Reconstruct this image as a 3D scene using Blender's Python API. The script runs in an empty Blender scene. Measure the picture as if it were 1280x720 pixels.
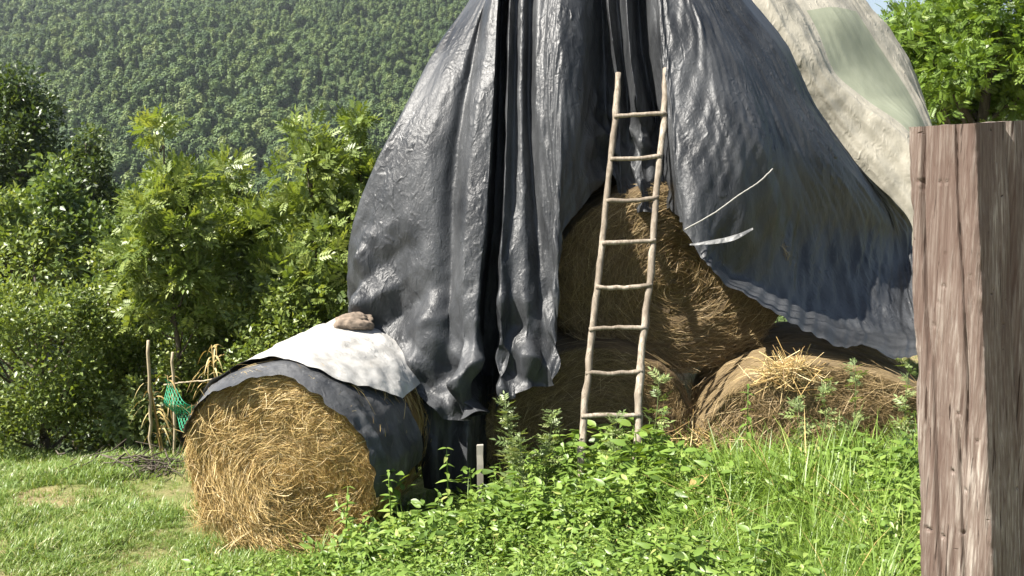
import bpy, math, random
import numpy as np
from mathutils import Vector

random.seed(4)
rng = np.random.default_rng(7)
R_ = math.radians
scene = bpy.context.scene
C = scene.collection

# ------------------------------------------------------------------ camera, sky, sun, exposure
F_PX, PITCH, EYE = 1150.0, R_(9.87), 1.6
cam_d = bpy.data.cameras.new("camera")
cam_d.lens = 36 * F_PX / 1280
cam_d.clip_start, cam_d.clip_end = 0.05, 6000
cam = bpy.data.objects.new("camera", cam_d)
C.objects.link(cam)
cam.location = (0, 0, EYE)
cam.rotation_euler = (math.pi / 2 - PITCH, 0, 0)
scene.camera = cam

SUN_EL, SUN_AZ = R_(53), R_(19)        # azimuth: from the left, turned this much towards the camera
sdir = Vector((-math.cos(SUN_AZ) * math.cos(SUN_EL), -math.sin(SUN_AZ) * math.cos(SUN_EL), math.sin(SUN_EL)))
w = bpy.data.worlds.new("World")
scene.world = w
w.use_nodes = True
nt = w.node_tree
bg = nt.nodes["Background"]
sky = nt.nodes.new("ShaderNodeTexSky")
sky.sky_type = 'NISHITA'
sky.sun_disc = False
sky.sun_elevation = SUN_EL
sky.sun_rotation = math.atan2(sdir.x, sdir.y)
sky.air_density = 1.0
sky.dust_density = 1.5
nt.links.new(sky.outputs[0], bg.inputs[0])
bg.inputs[1].default_value = 0.05
sl = bpy.data.lights.new("sun", 'SUN')
sl.energy = 5.0
sl.angle = R_(0.53)
sl.color = (1.0, 0.95, 0.87)
sun = bpy.data.objects.new("sun", sl)
C.objects.link(sun)
sun.rotation_euler = sdir.to_track_quat('Z', 'Y').to_euler()
scene.view_settings.view_transform = 'Standard'
scene.view_settings.look = 'None'
scene.view_settings.gamma = 1
scene.view_settings.use_curve_mapping = False
scene.view_settings.exposure = 1.65
scene.cycles.max_bounces = 6
scene.cycles.volume_bounces = 0
scene.cycles.transparent_max_bounces = 6
scene.cycles.use_denoising = True

# ------------------------------------------------------------------ helpers
cp, sp = math.cos(PITCH), math.sin(PITCH)
def P(px, py, d):
    """the world point at depth y = d that the photograph shows at (px, py)"""
    a, b = (px - 640) / F_PX, (360 - py) / F_PX
    ry = cp + b * sp
    rz = -sp + b * cp
    return np.array((a * d / ry, d, EYE + rz * d / ry))

def _hash(ix, iy, iz, s):
    h = (ix * 374761393 + iy * 668265263 + iz * 2147483647 + s * 974711) & 0xFFFFFFFF
    h = ((h ^ (h >> 13)) * 1274126177) & 0xFFFFFFFF
    h = ((h ^ (h >> 16)) * 2246822519) & 0xFFFFFFFF
    return ((h ^ (h >> 15)) & 0xFFFFFF) / float(0xFFFFFF)

def vnoise(p, s=0):
    p = np.asarray(p, float)
    i = np.floor(p).astype(np.int64)
    f = p - i
    f = f * f * f * (f * (f * 6 - 15) + 10)
    r = 0
    for dx in (0, 1):
        for dy in (0, 1):
            for dz in (0, 1):
                wgt = (f[:, 0] if dx else 1 - f[:, 0]) * (f[:, 1] if dy else 1 - f[:, 1]) * (f[:, 2] if dz else 1 - f[:, 2])
                r = r + wgt * _hash(i[:, 0] + dx, i[:, 1] + dy, i[:, 2] + dz, s)
    return r * 2 - 1

def fbm(p, o=4, s=0, g=0.5):
    r, a = 0, 1.0
    p = np.asarray(p, float)
    for k in range(o):
        r = r + a * vnoise(p * 2.03 ** k, s + k)
        a *= g
    return r

def fnoise(p, s=0):
    """creased noise: flat facets meeting in sharp folds"""
    p = np.asarray(p, float) @ np.array(((.6, .64, -.48), (-.8, .48, -.36), (0, .6, .8))).T
    i = np.floor(p).astype(np.int64); f = p - i
    r = 0
    for dx in (0, 1):
        for dy in (0, 1):
            for dz in (0, 1):
                w_ = (f[:, 0] if dx else 1 - f[:, 0]) * (f[:, 1] if dy else 1 - f[:, 1]) * (f[:, 2] if dz else 1 - f[:, 2])
                r = r + w_ * _hash(i[:, 0] + dx, i[:, 1] + dy, i[:, 2] + dz, s)
    return r * 2 - 1

def creases(u, v, n, f0, f1, spread, seed, warp=.35):
    """straight sharp folds crossing each other: triangle waves in several directions around the fall line"""
    r = np.random.default_rng(seed)
    q = np.stack([u * 2.2, v * 1.6, 0 * u], -1)
    out = 0 * u
    for k in range(n):
        a = r.uniform(-spread, spread); f = r.uniform(f0, f1)
        x = f * (u * math.cos(a) + v * math.sin(a)) + r.random() + warp * f / f0 * vnoise(q, seed * 7 + k)
        t = np.abs(x - np.floor(x) - .5) * 2                 # 0..1 triangle
        g = .5 + .5 * np.clip(vnoise(q * 1.3 + 9, seed * 11 + k) * 2.2, -1, 1)   # each fold fades in and out
        out = out + (t - .5) * g * f0 / f
    return out

def pchip(x, Y, xq):
    """monotone cubic through the rows of Y at x"""
    x = np.asarray(x, float); Y = np.asarray(Y, float); xq = np.asarray(xq, float)
    h = np.diff(x)[:, None] if Y.ndim == 2 else np.diff(x)
    dl = np.diff(Y, axis=0) / h
    m = np.zeros_like(Y)
    m[1:-1] = np.where(dl[:-1] * dl[1:] > 0, 2 * dl[:-1] * dl[1:] / np.where(np.abs(dl[:-1] + dl[1:]) < 1e-12, 1, dl[:-1] + dl[1:]), 0)
    m[0], m[-1] = dl[0], dl[-1]
    k = np.clip(np.searchsorted(x, xq) - 1, 0, len(x) - 2)
    hh = (x[k + 1] - x[k]); t = (xq - x[k]) / hh
    if Y.ndim == 2:
        t = t[:, None]; hh = hh[:, None]
    return ((1 + 2 * t) * (1 - t) ** 2) * Y[k] + t * (1 - t) ** 2 * hh * m[k] + t * t * (3 - 2 * t) * Y[k + 1] + t * t * (t - 1) * hh * m[k + 1]

def new_mesh(name, V, faces, mat=None, smooth=True, attrs=None):
    V = np.ascontiguousarray(V, np.float32)
    me = bpy.data.meshes.new(name)
    if isinstance(faces, np.ndarray):
        faces = [faces]
    faces = [np.asarray(f, np.int32) for f in faces if len(f)]
    nl = sum(f.size for f in faces)
    nf = sum(len(f) for f in faces)
    me.vertices.add(len(V)); me.vertices.foreach_set("co", V.ravel())
    me.loops.add(nl); me.polygons.add(nf)
    me.loops.foreach_set("vertex_index", np.concatenate([f.ravel() for f in faces]))
    tot = np.concatenate([np.full(len(f), f.shape[1], np.int32) for f in faces])
    st = np.concatenate([[0], np.cumsum(tot)[:-1]]).astype(np.int32)
    me.polygons.foreach_set("loop_start", st)
    me.polygons.foreach_set("loop_total", tot)
    me.polygons.foreach_set("use_smooth", np.full(nf, smooth, bool))
    me.update(calc_edges=True)
    if attrs:
        for k, a in attrs.items():
            a = np.asarray(a, np.float32)
            if a.ndim == 2:
                at = me.attributes.new(k, 'FLOAT_VECTOR', 'POINT'); at.data.foreach_set("vector", a.ravel())
            else:
                at = me.attributes.new(k, 'FLOAT', 'POINT'); at.data.foreach_set("value", a)
    if mat: me.materials.append(mat)
    return me

def obj(name, me, parent=None, label=None):
    o = bpy.data.objects.new(name, me)
    C.objects.link(o)
    if parent: o.parent = parent
    if label: o["label"] = label
    return o

def tag(o, label, cat, group=None, kind=None):
    o["label"] = label; o["category"] = cat
    if group: o["group"] = group
    if kind: o["kind"] = kind
    return o

def thing(name, loc, label, cat, group=None):
    o = bpy.data.objects.new(name, None)
    C.objects.link(o)
    o.location = tuple(loc)
    return tag(o, label, cat, group)

def rel(V, root):
    return np.asarray(V) - np.array(root.location)

def grid_faces(n, m, wrap=False):
    """quads of an n x m vertex grid (wrap: the first axis closes)"""
    a = np.arange(n if wrap else n - 1); b = np.arange(m - 1)
    A, B = np.meshgrid(a, b, indexing='ij')
    A2 = (A + 1) % n
    return np.stack([A * m + B, A2 * m + B, A2 * m + B + 1, A * m + B + 1], -1).reshape(-1, 4)

class MB:
    """collects pieces of one mesh"""
    def __init__(s): s.V, s.F, s.n, s.r = [], {}, 0, []
    def add(s, V, F, rnd=None):
        V = np.asarray(V, float)
        F = np.asarray(F)
        s.V.append(V); s.F.setdefault(F.shape[1], []).append(F + s.n); s.n += len(V)
        s.r.append(np.full(len(V), random.random()) if rnd is None else (np.full(len(V), rnd) if np.isscalar(rnd) else rnd))
    def tube(s, pts, rad, seg=8, rnd=None, cap=True, rough=0.0):
        pts = np.asarray(pts, float); n = len(pts)
        rad = np.broadcast_to(np.asarray(rad, float), (n,))
        T = np.gradient(pts, axis=0); T /= np.linalg.norm(T, axis=1)[:, None] + 1e-9
        up = np.array((0, 0, 1.0)) if abs(T[0][2]) < .9 else np.array((1.0, 0, 0))
        X = np.cross(T, up); X /= np.linalg.norm(X, axis=1)[:, None] + 1e-9
        Y = np.cross(T, X)
        th = np.linspace(0, 2 * np.pi, seg, endpoint=False)
        rr = rad[:, None] * (1 + rough * (np.random.default_rng(s.n + n).random((n, seg)) - .5))
        V = pts[:, None] + rr[..., None] * (np.cos(th)[None, :, None] * X[:, None] + np.sin(th)[None, :, None] * Y[:, None])
        i = np.arange(n - 1); j = np.arange(seg)
        I, J = np.meshgrid(i, j, indexing='ij'); J2 = (J + 1) % seg
        F = np.stack([I * seg + J, I * seg + J2, (I + 1) * seg + J2, (I + 1) * seg + J], -1).reshape(-1, 4)
        V = V.reshape(-1, 3)
        k = random.random() if rnd is None else rnd
        if cap:
            V = np.vstack([V, pts[0], pts[-1]])
            s.add(V, F, k)
            base = s.n - len(V)
            t = np.stack([j, (j + 1) % seg, np.full(seg, n * seg)], -1)[:, ::-1]
            u = np.stack([(n - 1) * seg + j, (n - 1) * seg + (j + 1) % seg, np.full(seg, n * seg + 1)], -1)
            s.F.setdefault(3, []).append(np.vstack([t, u]) + base)
        else:
            s.add(V, F, k)
    def mesh(s, name, mat, smooth=True):
        return new_mesh(name, np.vstack(s.V), [np.vstack(f) for f in s.F.values()], mat, smooth, {"rnd": np.concatenate(s.r)})

def frames(D, Nrm):
    """rotation matrices with y along D and z near Nrm"""
    D = D / (np.linalg.norm(D, axis=1)[:, None] + 1e-9)
    X = np.cross(D, Nrm); X /= np.linalg.norm(X, axis=1)[:, None] + 1e-9
    Z = np.cross(X, D)
    return np.stack([X, D, Z], -1)

def stamp(tV, tF, Rm, T, S, rnd):
    """copies of a template: Rm (n,3,3), T (n,3), S (n,)"""
    n, k = len(T), len(tV)
    V = np.einsum('nij,kj->nki', Rm, tV) * np.asarray(S)[:, None, None] + T[:, None]
    F = (tF[None] + (np.arange(n) * k)[:, None, None]).reshape(-1, tF.shape[1])
    return V.reshape(-1, 3), F, np.repeat(rnd, k)

def leaf_t(w=0.4, fold=0.08, droop=0.1):
    V = np.array([(0, 0, 0), (w / 2, .42, fold), (0, 1, -droop), (0, .5, 0), (-w / 2, .42, fold)], float)
    F = np.array([(0, 1, 2, 3), (0, 3, 2, 4)])
    return V, F

def spray_t(pairs=4, leaf_len=0.42, w=0.38):
    """a pinnate leaf: paired leaflets along a drooping rachis, unit length"""
    lV, lF = leaf_t(w, .06, .12)
    Vs, Fs, n = [], [], 0
    for k in range(pairs + 1):
        y = .22 + .62 * k / pairs
        z = -.22 * y * y
        for sd in ((-1, 1) if k < pairs else (0,)):
            a = sd * R_(58)
            ca, sa = math.cos(a), math.sin(a)
            Rm = np.array([(ca, sa, 0), (-sa, ca, 0), (0, 0, 1)])
            v = (lV * leaf_len) @ Rm.T + np.array((0, y, z))
            Vs.append(v); Fs.append(lF + n); n += len(v)
    V = np.vstack([(-.006, 0, 0), (.006, 0, 0), (.004, .84, -.155), (-.004, .84, -.155)])
    Vs.append(V); Fs.append(np.array([(0, 1, 2, 3)]) + n)
    return np.vstack(Vs), np.vstack(Fs)

# ------------------------------------------------------------------ materials
def mat_new(name):
    m = bpy.data.materials.new(name); m.use_nodes = True
    t = m.node_tree
    return m, t, t.nodes["Principled BSDF"]

def N(t, kind, **kw):
    n = t.nodes.new(kind)
    for k, v in kw.items():
        if k in n.inputs: n.inputs[k].default_value = v
        else: setattr(n, k, v)
    return n

def coords(t, scale=(1, 1, 1), src='Object', attr=None):
    mp = t.nodes.new("ShaderNodeMapping"); mp.inputs[3].default_value = scale
    if attr:
        a = t.nodes.new("ShaderNodeAttribute"); a.attribute_name = attr
        t.links.new(a.outputs['Vector'], mp.inputs[0])
    else:
        tc = t.nodes.new("ShaderNodeTexCoord"); t.links.new(tc.outputs[src], mp.inputs[0])
    return mp.outputs[0]

def noise(t, vec, scale, detail=6, rough=.6, dist=0.0):
    n = N(t, "ShaderNodeTexNoise", Scale=scale, Detail=detail, Roughness=rough, Distortion=dist)
    t.links.new(vec, n.inputs['Vector'])
    return n.outputs[0]

def ramp(t, fac, stops):
    r = t.nodes.new("ShaderNodeValToRGB")
    e = r.color_ramp.elements
    while len(e) < len(stops): e.new(0.5)
    for k, (p, c) in enumerate(stops):
        e[k].position = p; e[k].color = (*c, 1) if len(c) == 3 else c
    t.links.new(fac, r.inputs[0])
    return r.outputs[0]

def mix(t, fac, a, b, mode='MIX'):
    m = t.nodes.new("ShaderNodeMix"); m.data_type = 'RGBA'; m.blend_type = mode
    for v, i in ((fac, 0), (a, 6), (b, 7)):
        if hasattr(v, 'node'): t.links.new(v, m.inputs[i])
        else: m.inputs[i].default_value = v if i == 0 else (*v, 1)
    return m.outputs[2]

def bump(t, bs, height, strength=.5, dist=.01, prev=None):
    b = N(t, "ShaderNodeBump", Strength=strength, Distance=dist)
    t.links.new(height, b.inputs['Height'])
    if prev: t.links.new(prev, b.inputs['Normal'])
    t.links.new(b.outputs[0], bs.inputs['Normal'])
    return b.outputs[0]

def leaf_mat(name, stops, rough=.42, trans=.35, inst=False, spec=.5, tint=(1.25, 1.2, .5)):
    m, t, bs = mat_new(name)
    a = t.nodes.new("ShaderNodeAttribute"); a.attribute_name = "rnd"
    fac = a.outputs['Fac']
    if inst:
        oi = t.nodes.new("ShaderNodeObjectInfo")
        ad = t.nodes.new("ShaderNodeMath"); ad.operation = 'MULTIPLY_ADD'; ad.inputs[1].default_value = inst
        t.links.new(oi.outputs['Random'], ad.inputs[0])
        ml = t.nodes.new("ShaderNodeMath"); ml.operation = 'MULTIPLY'; ml.inputs[1].default_value = 1 - inst
        t.links.new(fac, ml.inputs[0]); t.links.new(ml.outputs[0], ad.inputs[2])
        fac = ad.outputs[0]
    col = ramp(t, fac, stops)
    t.links.new(col, bs.inputs['Base Color'])
    bs.inputs['Roughness'].default_value = rough
    bs.inputs['Specular IOR Level'].default_value = spec
    tr = t.nodes.new("ShaderNodeBsdfTranslucent")
    t.links.new(mix(t, 1.0, col, tint, 'MULTIPLY'), tr.inputs[0])
    ms = t.nodes.new("ShaderNodeMixShader"); ms.inputs[0].default_value = trans
    t.links.new(bs.outputs[0], ms.inputs[1]); t.links.new(tr.outputs[0], ms.inputs[2])
    t.links.new(ms.outputs[0], t.nodes["Material Output"].inputs[0])
    return m

M = {}
M['leaf_bush'] = leaf_mat("bush_leaves", [(0, (.065, .10, .022)), (.5, (.155, .21, .045)), (1, (.29, .33, .095))])
M['leaf_ash'] = leaf_mat("ash_leaves", [(0, (.075, .115, .025)), (.5, (.175, .235, .05)), (1, (.31, .35, .105))])
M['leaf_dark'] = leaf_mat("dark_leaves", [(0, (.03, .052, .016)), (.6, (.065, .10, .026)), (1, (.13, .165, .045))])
M['leaf_mid'] = leaf_mat("mid_leaves", [(0, (.06, .10, .025)), (.6, (.12, .175, .04)), (1, (.19, .24, .06))])
M['leaf_right'] = leaf_mat("robinia_leaves", [(0, (.09, .15, .025)), (.6, (.16, .25, .035)), (1, (.26, .34, .07))], trans=.4)
M['leaf_far'] = leaf_mat("wood_leaves", [(0, (.04, .072, .03)), (.3, (.075, .12, .042)), (.75, (.12, .17, .055)), (1, (.18, .21, .075))], rough=.6, trans=.2, inst=.75, spec=.2)
M['nettle'] = leaf_mat("nettle_leaves", [(0, (.08, .14, .028)), (.5, (.165, .26, .045)), (.88, (.26, .345, .08)), (1, (.40, .36, .14))], trans=.35, inst=.4)
M['grass'] = leaf_mat("tall_grass", [(0, (.10, .17, .025)), (.6, (.18, .28, .04)), (.9, (.26, .33, .08)), (1, (.42, .36, .16))], trans=.35, inst=.5)
M['lawn'] = leaf_mat("short_grass", [(0, (.09, .16, .03)), (.5, (.17, .255, .05)), (.82, (.26, .30, .09)), (1, (.42, .36, .18))], trans=.3, inst=.5)
M['mug'] = leaf_mat("mugwort_leaves", [(0, (.12, .17, .06)), (.6, (.22, .28, .10)), (1, (.33, .37, .16))])
M['dry'] = leaf_mat("dry_leaves", [(0, (.28, .19, .07)), (.6, (.42, .31, .11)), (1, (.5, .42, .2))], rough=.7, trans=.2, tint=(1, .9, .6))

def straw_mat(name, stops):
    m, t, bs = mat_new(name)
    a = t.nodes.new("ShaderNodeAttribute"); a.attribute_name = "rnd"
    t.links.new(ramp(t, a.outputs['Fac'], stops), bs.inputs['Base Color'])
    bs.inputs['Roughness'].default_value = .55
    bs.inputs['Specular IOR Level'].default_value = .35
    return m
M['straw'] = straw_mat("golden_straw", [(0, (.17, .10, .032)), (.4, (.38, .255, .09)), (.75, (.56, .42, .18)), (1, (.72, .6, .36))])
M['hay'] = straw_mat("brown_hay", [(0, (.10, .065, .03)), (.5, (.22, .153, .07)), (.9, (.36, .265, .13)), (1, (.52, .41, .22))])

def bale_mat(name, c0, c1, c2):
    m, t, bs = mat_new(name)
    v = coords(t, (1, 1, 1), attr="fib")
    n1 = noise(t, v, 1.0, 8, .7, .6)
    v2 = coords(t)
    n2 = noise(t, v2, 3.5, 4, .6)
    c = ramp(t, n1, [(.25, c0), (.5, c1), (.75, c2)])
    c = mix(t, ramp(t, n2, [(.35, (0, 0, 0)), (.7, (.55, .55, .55))]), c, c0)
    t.links.new(c, bs.inputs['Base Color'])
    bs.inputs['Roughness'].default_value = .8
    bump(t, bs, n1, .9, .02)
    return m
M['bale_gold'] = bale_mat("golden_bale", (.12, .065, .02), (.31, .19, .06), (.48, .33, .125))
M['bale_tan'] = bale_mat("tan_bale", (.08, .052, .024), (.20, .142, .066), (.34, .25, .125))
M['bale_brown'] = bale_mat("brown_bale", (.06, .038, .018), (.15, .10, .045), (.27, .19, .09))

def tarp_mat(name, dark, dust, amount=(.42, .72), rough=.38, bstr=.55, streak=(7, 7, 1.2)):
    m, t, bs = mat_new(name)
    v = coords(t)
    vs = coords(t, streak)
    n = noise(t, vs, 1.0, 7, .65, .4)
    n2 = noise(t, v, 2.2, 5, .6)
    f = t.nodes.new("ShaderNodeMath"); f.operation = 'MULTIPLY'
    t.links.new(n, f.inputs[0]); t.links.new(n2, f.inputs[1])
    f2 = t.nodes.new("ShaderNodeMath"); f2.operation = 'SQRT'; t.links.new(f.outputs[0], f2.inputs[0])
    c = ramp(t, f2.outputs[0], [(amount[0], dark), (amount[1], dust)])
    # stuck dirt specks
    n4 = noise(t, v, 38, 3, .6)
    c = mix(t, ramp(t, n4, [(.64, (0, 0, 0)), (.72, (.5, .5, .5))]), c, dust)
    t.links.new(c, bs.inputs['Base Color'])
    rr = N(t, "ShaderNodeMapRange"); rr.inputs[3].default_value = rough - .08; rr.inputs[4].default_value = rough + .2
    t.links.new(n2, rr.inputs[0]); t.links.new(rr.outputs[0], bs.inputs['Roughness'])
    bs.inputs['Specular IOR Level'].default_value = .32
    # crinkles: folded-film cells over soft noise
    vo = N(t, "ShaderNodeTexNoise", Scale=20.0, Detail=5.0, Roughness=.55, Distortion=.9); vo.noise_type = 'RIDGED_MULTIFRACTAL'
    t.links.new(coords(t, (1, 1, .5)), vo.inputs['Vector'])
    mk = noise(t, coords(t, (1.6, 1.6, 1.0)), 1.0, 3, .5)
    mm = N(t, "ShaderNodeMapRange"); mm.inputs[1].default_value = .38; mm.inputs[2].default_value = .62; mm.inputs[3].default_value = .15
    t.links.new(mk, mm.inputs[0])
    mu = t.nodes.new("ShaderNodeMath"); mu.operation = 'MULTIPLY'; t.links.new(mm.outputs[0], mu.inputs[0]); t.links.new(vo.outputs[0], mu.inputs[1])
    b1 = bump(t, bs, mu.outputs[0], bstr, .012)
    n3 = noise(t, coords(t, (1, 1, .6)), 42, 4, .6, 1.2)
    bump(t, bs, n3, bstr * .6, .007, b1)
    return m
M['black_tarp'] = tarp_mat("black_plastic", (.010, .011, .0125), (.075, .078, .082), (.34, .76), .37, 1.0, (5, 5, 1.2))
M['small_black'] = tarp_mat("worn_black_plastic", (.018, .02, .023), (.13, .13, .13), (.36, .74))
M['white_tarp'] = tarp_mat("white_plastic", (.17, .16, .14), (.44, .43, .405), (.26, .54), bstr=.5)
M['lit_edge_tarp'] = tarp_mat("lit_edge_plastic", (.07, .07, .07), (.17, .17, .165), (.3, .6))  # black tarp's plastic lightened so its turned-up edge looks sunlit
M['cream_tarp'] = tarp_mat("cream_plastic", (.20, .187, .15), (.40, .37, .30), (.3, .62), .5, .6)
M['olive_tarp'] = tarp_mat("olive_plastic", (.20, .215, .15), (.28, .295, .215), (.3, .7), .6, .12)

def wood_mat(name, c0, c1, c2, scale=(26, 26, 1.6), b=.6, cracks=True, rough=.8):
    m, t, bs = mat_new(name)
    v = coords(t, scale); v1 = coords(t)
    n = noise(t, v, 1.0, 8, .65, .5)
    n2 = noise(t, coords(t, (6, 6, 1.3)), 1.0, 6, .65)
    c = ramp(t, n, [(.3, c0), (.5, c1), (.72, c2)])
    c = mix(t, ramp(t, n2, [(.40, (0, 0, 0)), (.58, (.7, .7, .7))]), c, c0)
    if cracks:
        n3 = noise(t, coords(t, (70, 70, 2.2)), 1.0, 4, .5, .3)
        ck = ramp(t, n3, [(.30, (1, 1, 1)), (.36, (0, 0, 0))])
        n5 = noise(t, coords(t, (20, 20, 45)), 1.0, 2, .5)
        nk = ramp(t, n5, [(.20, (1, 1, 1)), (.26, (0, 0, 0))])
        ck = mix(t, 1.0, ck, nk, 'ADD')
        c = mix(t, ck, c, (.05, .03, .022))
        t.links.new(c, bs.inputs['Base Color'])
        inv = t.nodes.new("ShaderNodeInvert"); t.links.new(ck, inv.inputs[1])
        b0 = bump(t, bs, inv.outputs[0], .8, .006)
        bump(t, bs, n, b, .006, b0)
    else:
        t.links.new(c, bs.inputs['Base Color'])
        bump(t, bs, n, b, .004)
    bs.inputs['Roughness'].default_value = rough
    bs.inputs['Specular IOR Level'].default_value = .25
    return m
M['post'] = wood_mat("weathered_post", (.09, .056, .044), (.205, .162, .136), (.45, .405, .355), (105, 105, 3.2), 1.0)
M['ladder'] = wood_mat("grey_pole_wood", (.12, .095, .07), (.29, .245, .19), (.47, .42, .35), (55, 55, 7), .5, False)
M['bark'] = wood_mat("bark", (.05, .04, .03), (.11, .09, .07), (.2, .17, .13), (14, 14, 4), .8, False)
M['stake'] = wood_mat("stake_wood", (.3, .24, .15), (.42, .35, .24), (.55, .48, .36), (30, 30, 3), .5, False)
M['pale_wood'] = wood_mat("pale_board", (.30, .27, .23), (.40, .37, .32), (.5, .47, .41), (30, 30, 3), .4, False)

def simple(name, c, rough=.7, var=.3, scale=12, b=.4):
    m, t, bs = mat_new(name)
    n = noise(t, coords(t), scale, 6, .65)
    lo = tuple(x * (1 - var) for x in c); hi = tuple(min(1, x * (1 + var)) for x in c)
    t.links.new(ramp(t, n, [(.3, lo), (.7, hi)]), bs.inputs['Base Color'])
    bs.inputs['Roughness'].default_value = rough
    bump(t, bs, n, b, .01)
    return m
M['stone'] = simple("stone", (.17, .13, .095), .85, .5, 16, .9)
M['rope'] = simple("rope", (.27, .26, .235), .8, .2, 60)
M['cord'] = simple("dark_cord", (.04, .04, .045), .6, .2, 60)
M['net'] = simple("green_net", (.02, .30, .15), .55, .3, 20)

m, t, bs = mat_new("ground")
v = coords(t)
n1 = noise(t, v, .9, 8, .65); n2 = noise(t, v, 9, 6, .7); n3 = noise(t, v, 45, 4, .7)
c = ramp(t, n1, [(.36, (.09, .12, .03)), (.46, (.15, .15, .06)), (.54, (.24, .18, .10)), (.64, (.30, .215, .14))])
c = mix(t, ramp(t, n2, [(.4, (0, 0, 0)), (.7, (.8, .8, .8))]), c, (.12, .14, .045))
c = mix(t, ramp(t, n3, [(.45, (0, 0, 0)), (.7, (.6, .6, .6))]), c, (.30, .25, .13))
geo = t.nodes.new("ShaderNodeNewGeometry"); sx = t.nodes.new("ShaderNodeSeparateXYZ")
t.links.new(geo.outputs['Position'], sx.inputs[0])
mr = N(t, "ShaderNodeMapRange"); mr.inputs[1].default_value = 12; mr.inputs[2].default_value = 40
t.links.new(sx.outputs[1], mr.inputs[0])
c = mix(t, mr.outputs[0], c, (.055, .075, .028))
t.links.new(c, bs.inputs['Base Color'])
bs.inputs['Roughness'].default_value = .95; bs.inputs['Specular IOR Level'].default_value = .1
b0 = bump(t, bs, n2, .6, .05); bump(t, bs, n3, .6, .015, b0)
M['ground'] = m

# ------------------------------------------------------------------ terrain
LY = [-2000, 0, 2, 4, 5.5, 7.6, 8.6, 12, 20, 60, 120, 190, 250, 400, 600, 900, 1100, 1500, 2500]
LZ = [0, 0, -.30, -.80, -1.13, -1.34, -1.6, -3.2, -6.6, -21, -30, -26, -15, 24, 86, 180, 205, 160, 60]
RY = [-2000, 0, 2, 4, 5.2, 6.0, 9, 14, 20, 60, 120, 190, 250, 400, 600, 900, 1100, 1500, 2500]
RZ = [0, 0, -.22, -.52, -.72, -1.0, -1.05, -1.6, -4.0, -18, -28, -26, -15, 18, 50, 82, 88, 70, 30]
def ground_z(x, y):
    x = np.asarray(x, float); y = np.asarray(y, float)
    a = pchip(LY, np.array(LZ, float), y.ravel()).reshape(y.shape)
    b = pchip(RY, np.array(RZ, float), y.ravel()).reshape(y.shape)
    k = np.where(y < 60, np.clip((x + 1.3) / 3.0, 0, 1), np.clip((x - 30) / (y * .35 + 20), 0, 1))
    k = k * k * (3 - 2 * k)
    z = a * (1 - k) + b * k
    q = np.stack([x.ravel(), y.ravel(), np.zeros(x.size)], -1)
    near = np.clip(1 - (y - 3) / 40, 0, 1)
    z = z + .05 * near * fbm(q * .9, 3, 3).reshape(x.shape) + .02 * near * fbm(q * 5, 3, 5).reshape(x.shape)
    far = np.clip((y - 160) / 200, 0, 1)
    z = z + far * (9 * fbm(q * .006, 3, 8).reshape(x.shape) + 2.5 * vnoise(q * .03, 9).reshape(x.shape))
    return z
def gz(x, y): return float(ground_z(np.array([x]), np.array([y]))[0])

tt = np.linspace(-1, 1, 330)
gx = 3.0 * np.sinh(6.55 * tt)
ty = np.linspace(-1, 1, 420)
gy = 5.5 + 3.0 * np.sinh(6.75 * ty)
GX, GY = np.meshgrid(gx, gy, indexing='ij')
GZ = ground_z(GX, GY)
gme = new_mesh("ground", np.stack([GX, GY, GZ], -1).reshape(-1, 3), grid_faces(len(gx), len(gy)), M['ground'])
g = obj("ground", gme); g["kind"] = "structure"; g["label"] = "grassy farm slope falling away to a valley and wooded hillside"

# ------------------------------------------------------------------ scatter (only for what nobody could count)
def scatter(name, protos, pts, eul, scl, idx, label, cat):
    col = bpy.data.collections.new(name + "_kinds")
    for k, me in enumerate(protos):
        o = bpy.data.objects.new(f"{name}_kind_{k:02d}", me); col.objects.link(o)
    me = bpy.data.meshes.new(name)
    me.vertices.add(len(pts)); me.vertices.foreach_set("co", np.asarray(pts, np.float32).ravel())
    a = me.attributes.new("rot", 'FLOAT_VECTOR', 'POINT'); a.data.foreach_set("vector", np.asarray(eul, np.float32).ravel())
    a = me.attributes.new("scl", 'FLOAT', 'POINT'); a.data.foreach_set("value", np.asarray(scl, np.float32))
    a = me.attributes.new("idx", 'INT', 'POINT'); a.data.foreach_set("value", np.asarray(idx, np.int32))
    o = obj(name, me); tag(o, label, cat, kind="stuff")
    ng = bpy.data.node_groups.new(name, 'GeometryNodeTree')
    ng.interface.new_socket("Geometry", in_out='INPUT', socket_type='NodeSocketGeometry')
    ng.interface.new_socket("Geometry", in_out='OUTPUT', socket_type='NodeSocketGeometry')
    n = ng.nodes; L = ng.links
    gi, go = n.new("NodeGroupInput"), n.new("NodeGroupOutput")
    ci = n.new("GeometryNodeCollectionInfo"); ci.inputs['Collection'].default_value = col
    ci.inputs['Separate Children'].default_value = True; ci.inputs['Reset Children'].default_value = True
    ip = n.new("GeometryNodeInstanceOnPoints"); ip.inputs['Pick Instance'].default_value = True
    def named(nm, ty):
        q = n.new("GeometryNodeInputNamedAttribute"); q.data_type = ty; q.inputs['Name'].default_value = nm
        return next(s for s in q.outputs if s.enabled and s.name == 'Attribute')
    er = n.new("FunctionNodeEulerToRotation")
    L.new(named("rot", 'FLOAT_VECTOR'), er.inputs[0]); L.new(er.outputs[0], ip.inputs['Rotation'])
    L.new(named("scl", 'FLOAT'), ip.inputs['Scale']); L.new(named("idx", 'INT'), ip.inputs['Instance Index'])
    L.new(gi.outputs[0], ip.inputs['Points']); L.new(ci.outputs[0], ip.inputs['Instance'])
    L.new(ip.outputs[0], go.inputs[0])
    md = o.modifiers.new("scatter", 'NODES'); md.node_group = ng
    return o

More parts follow.
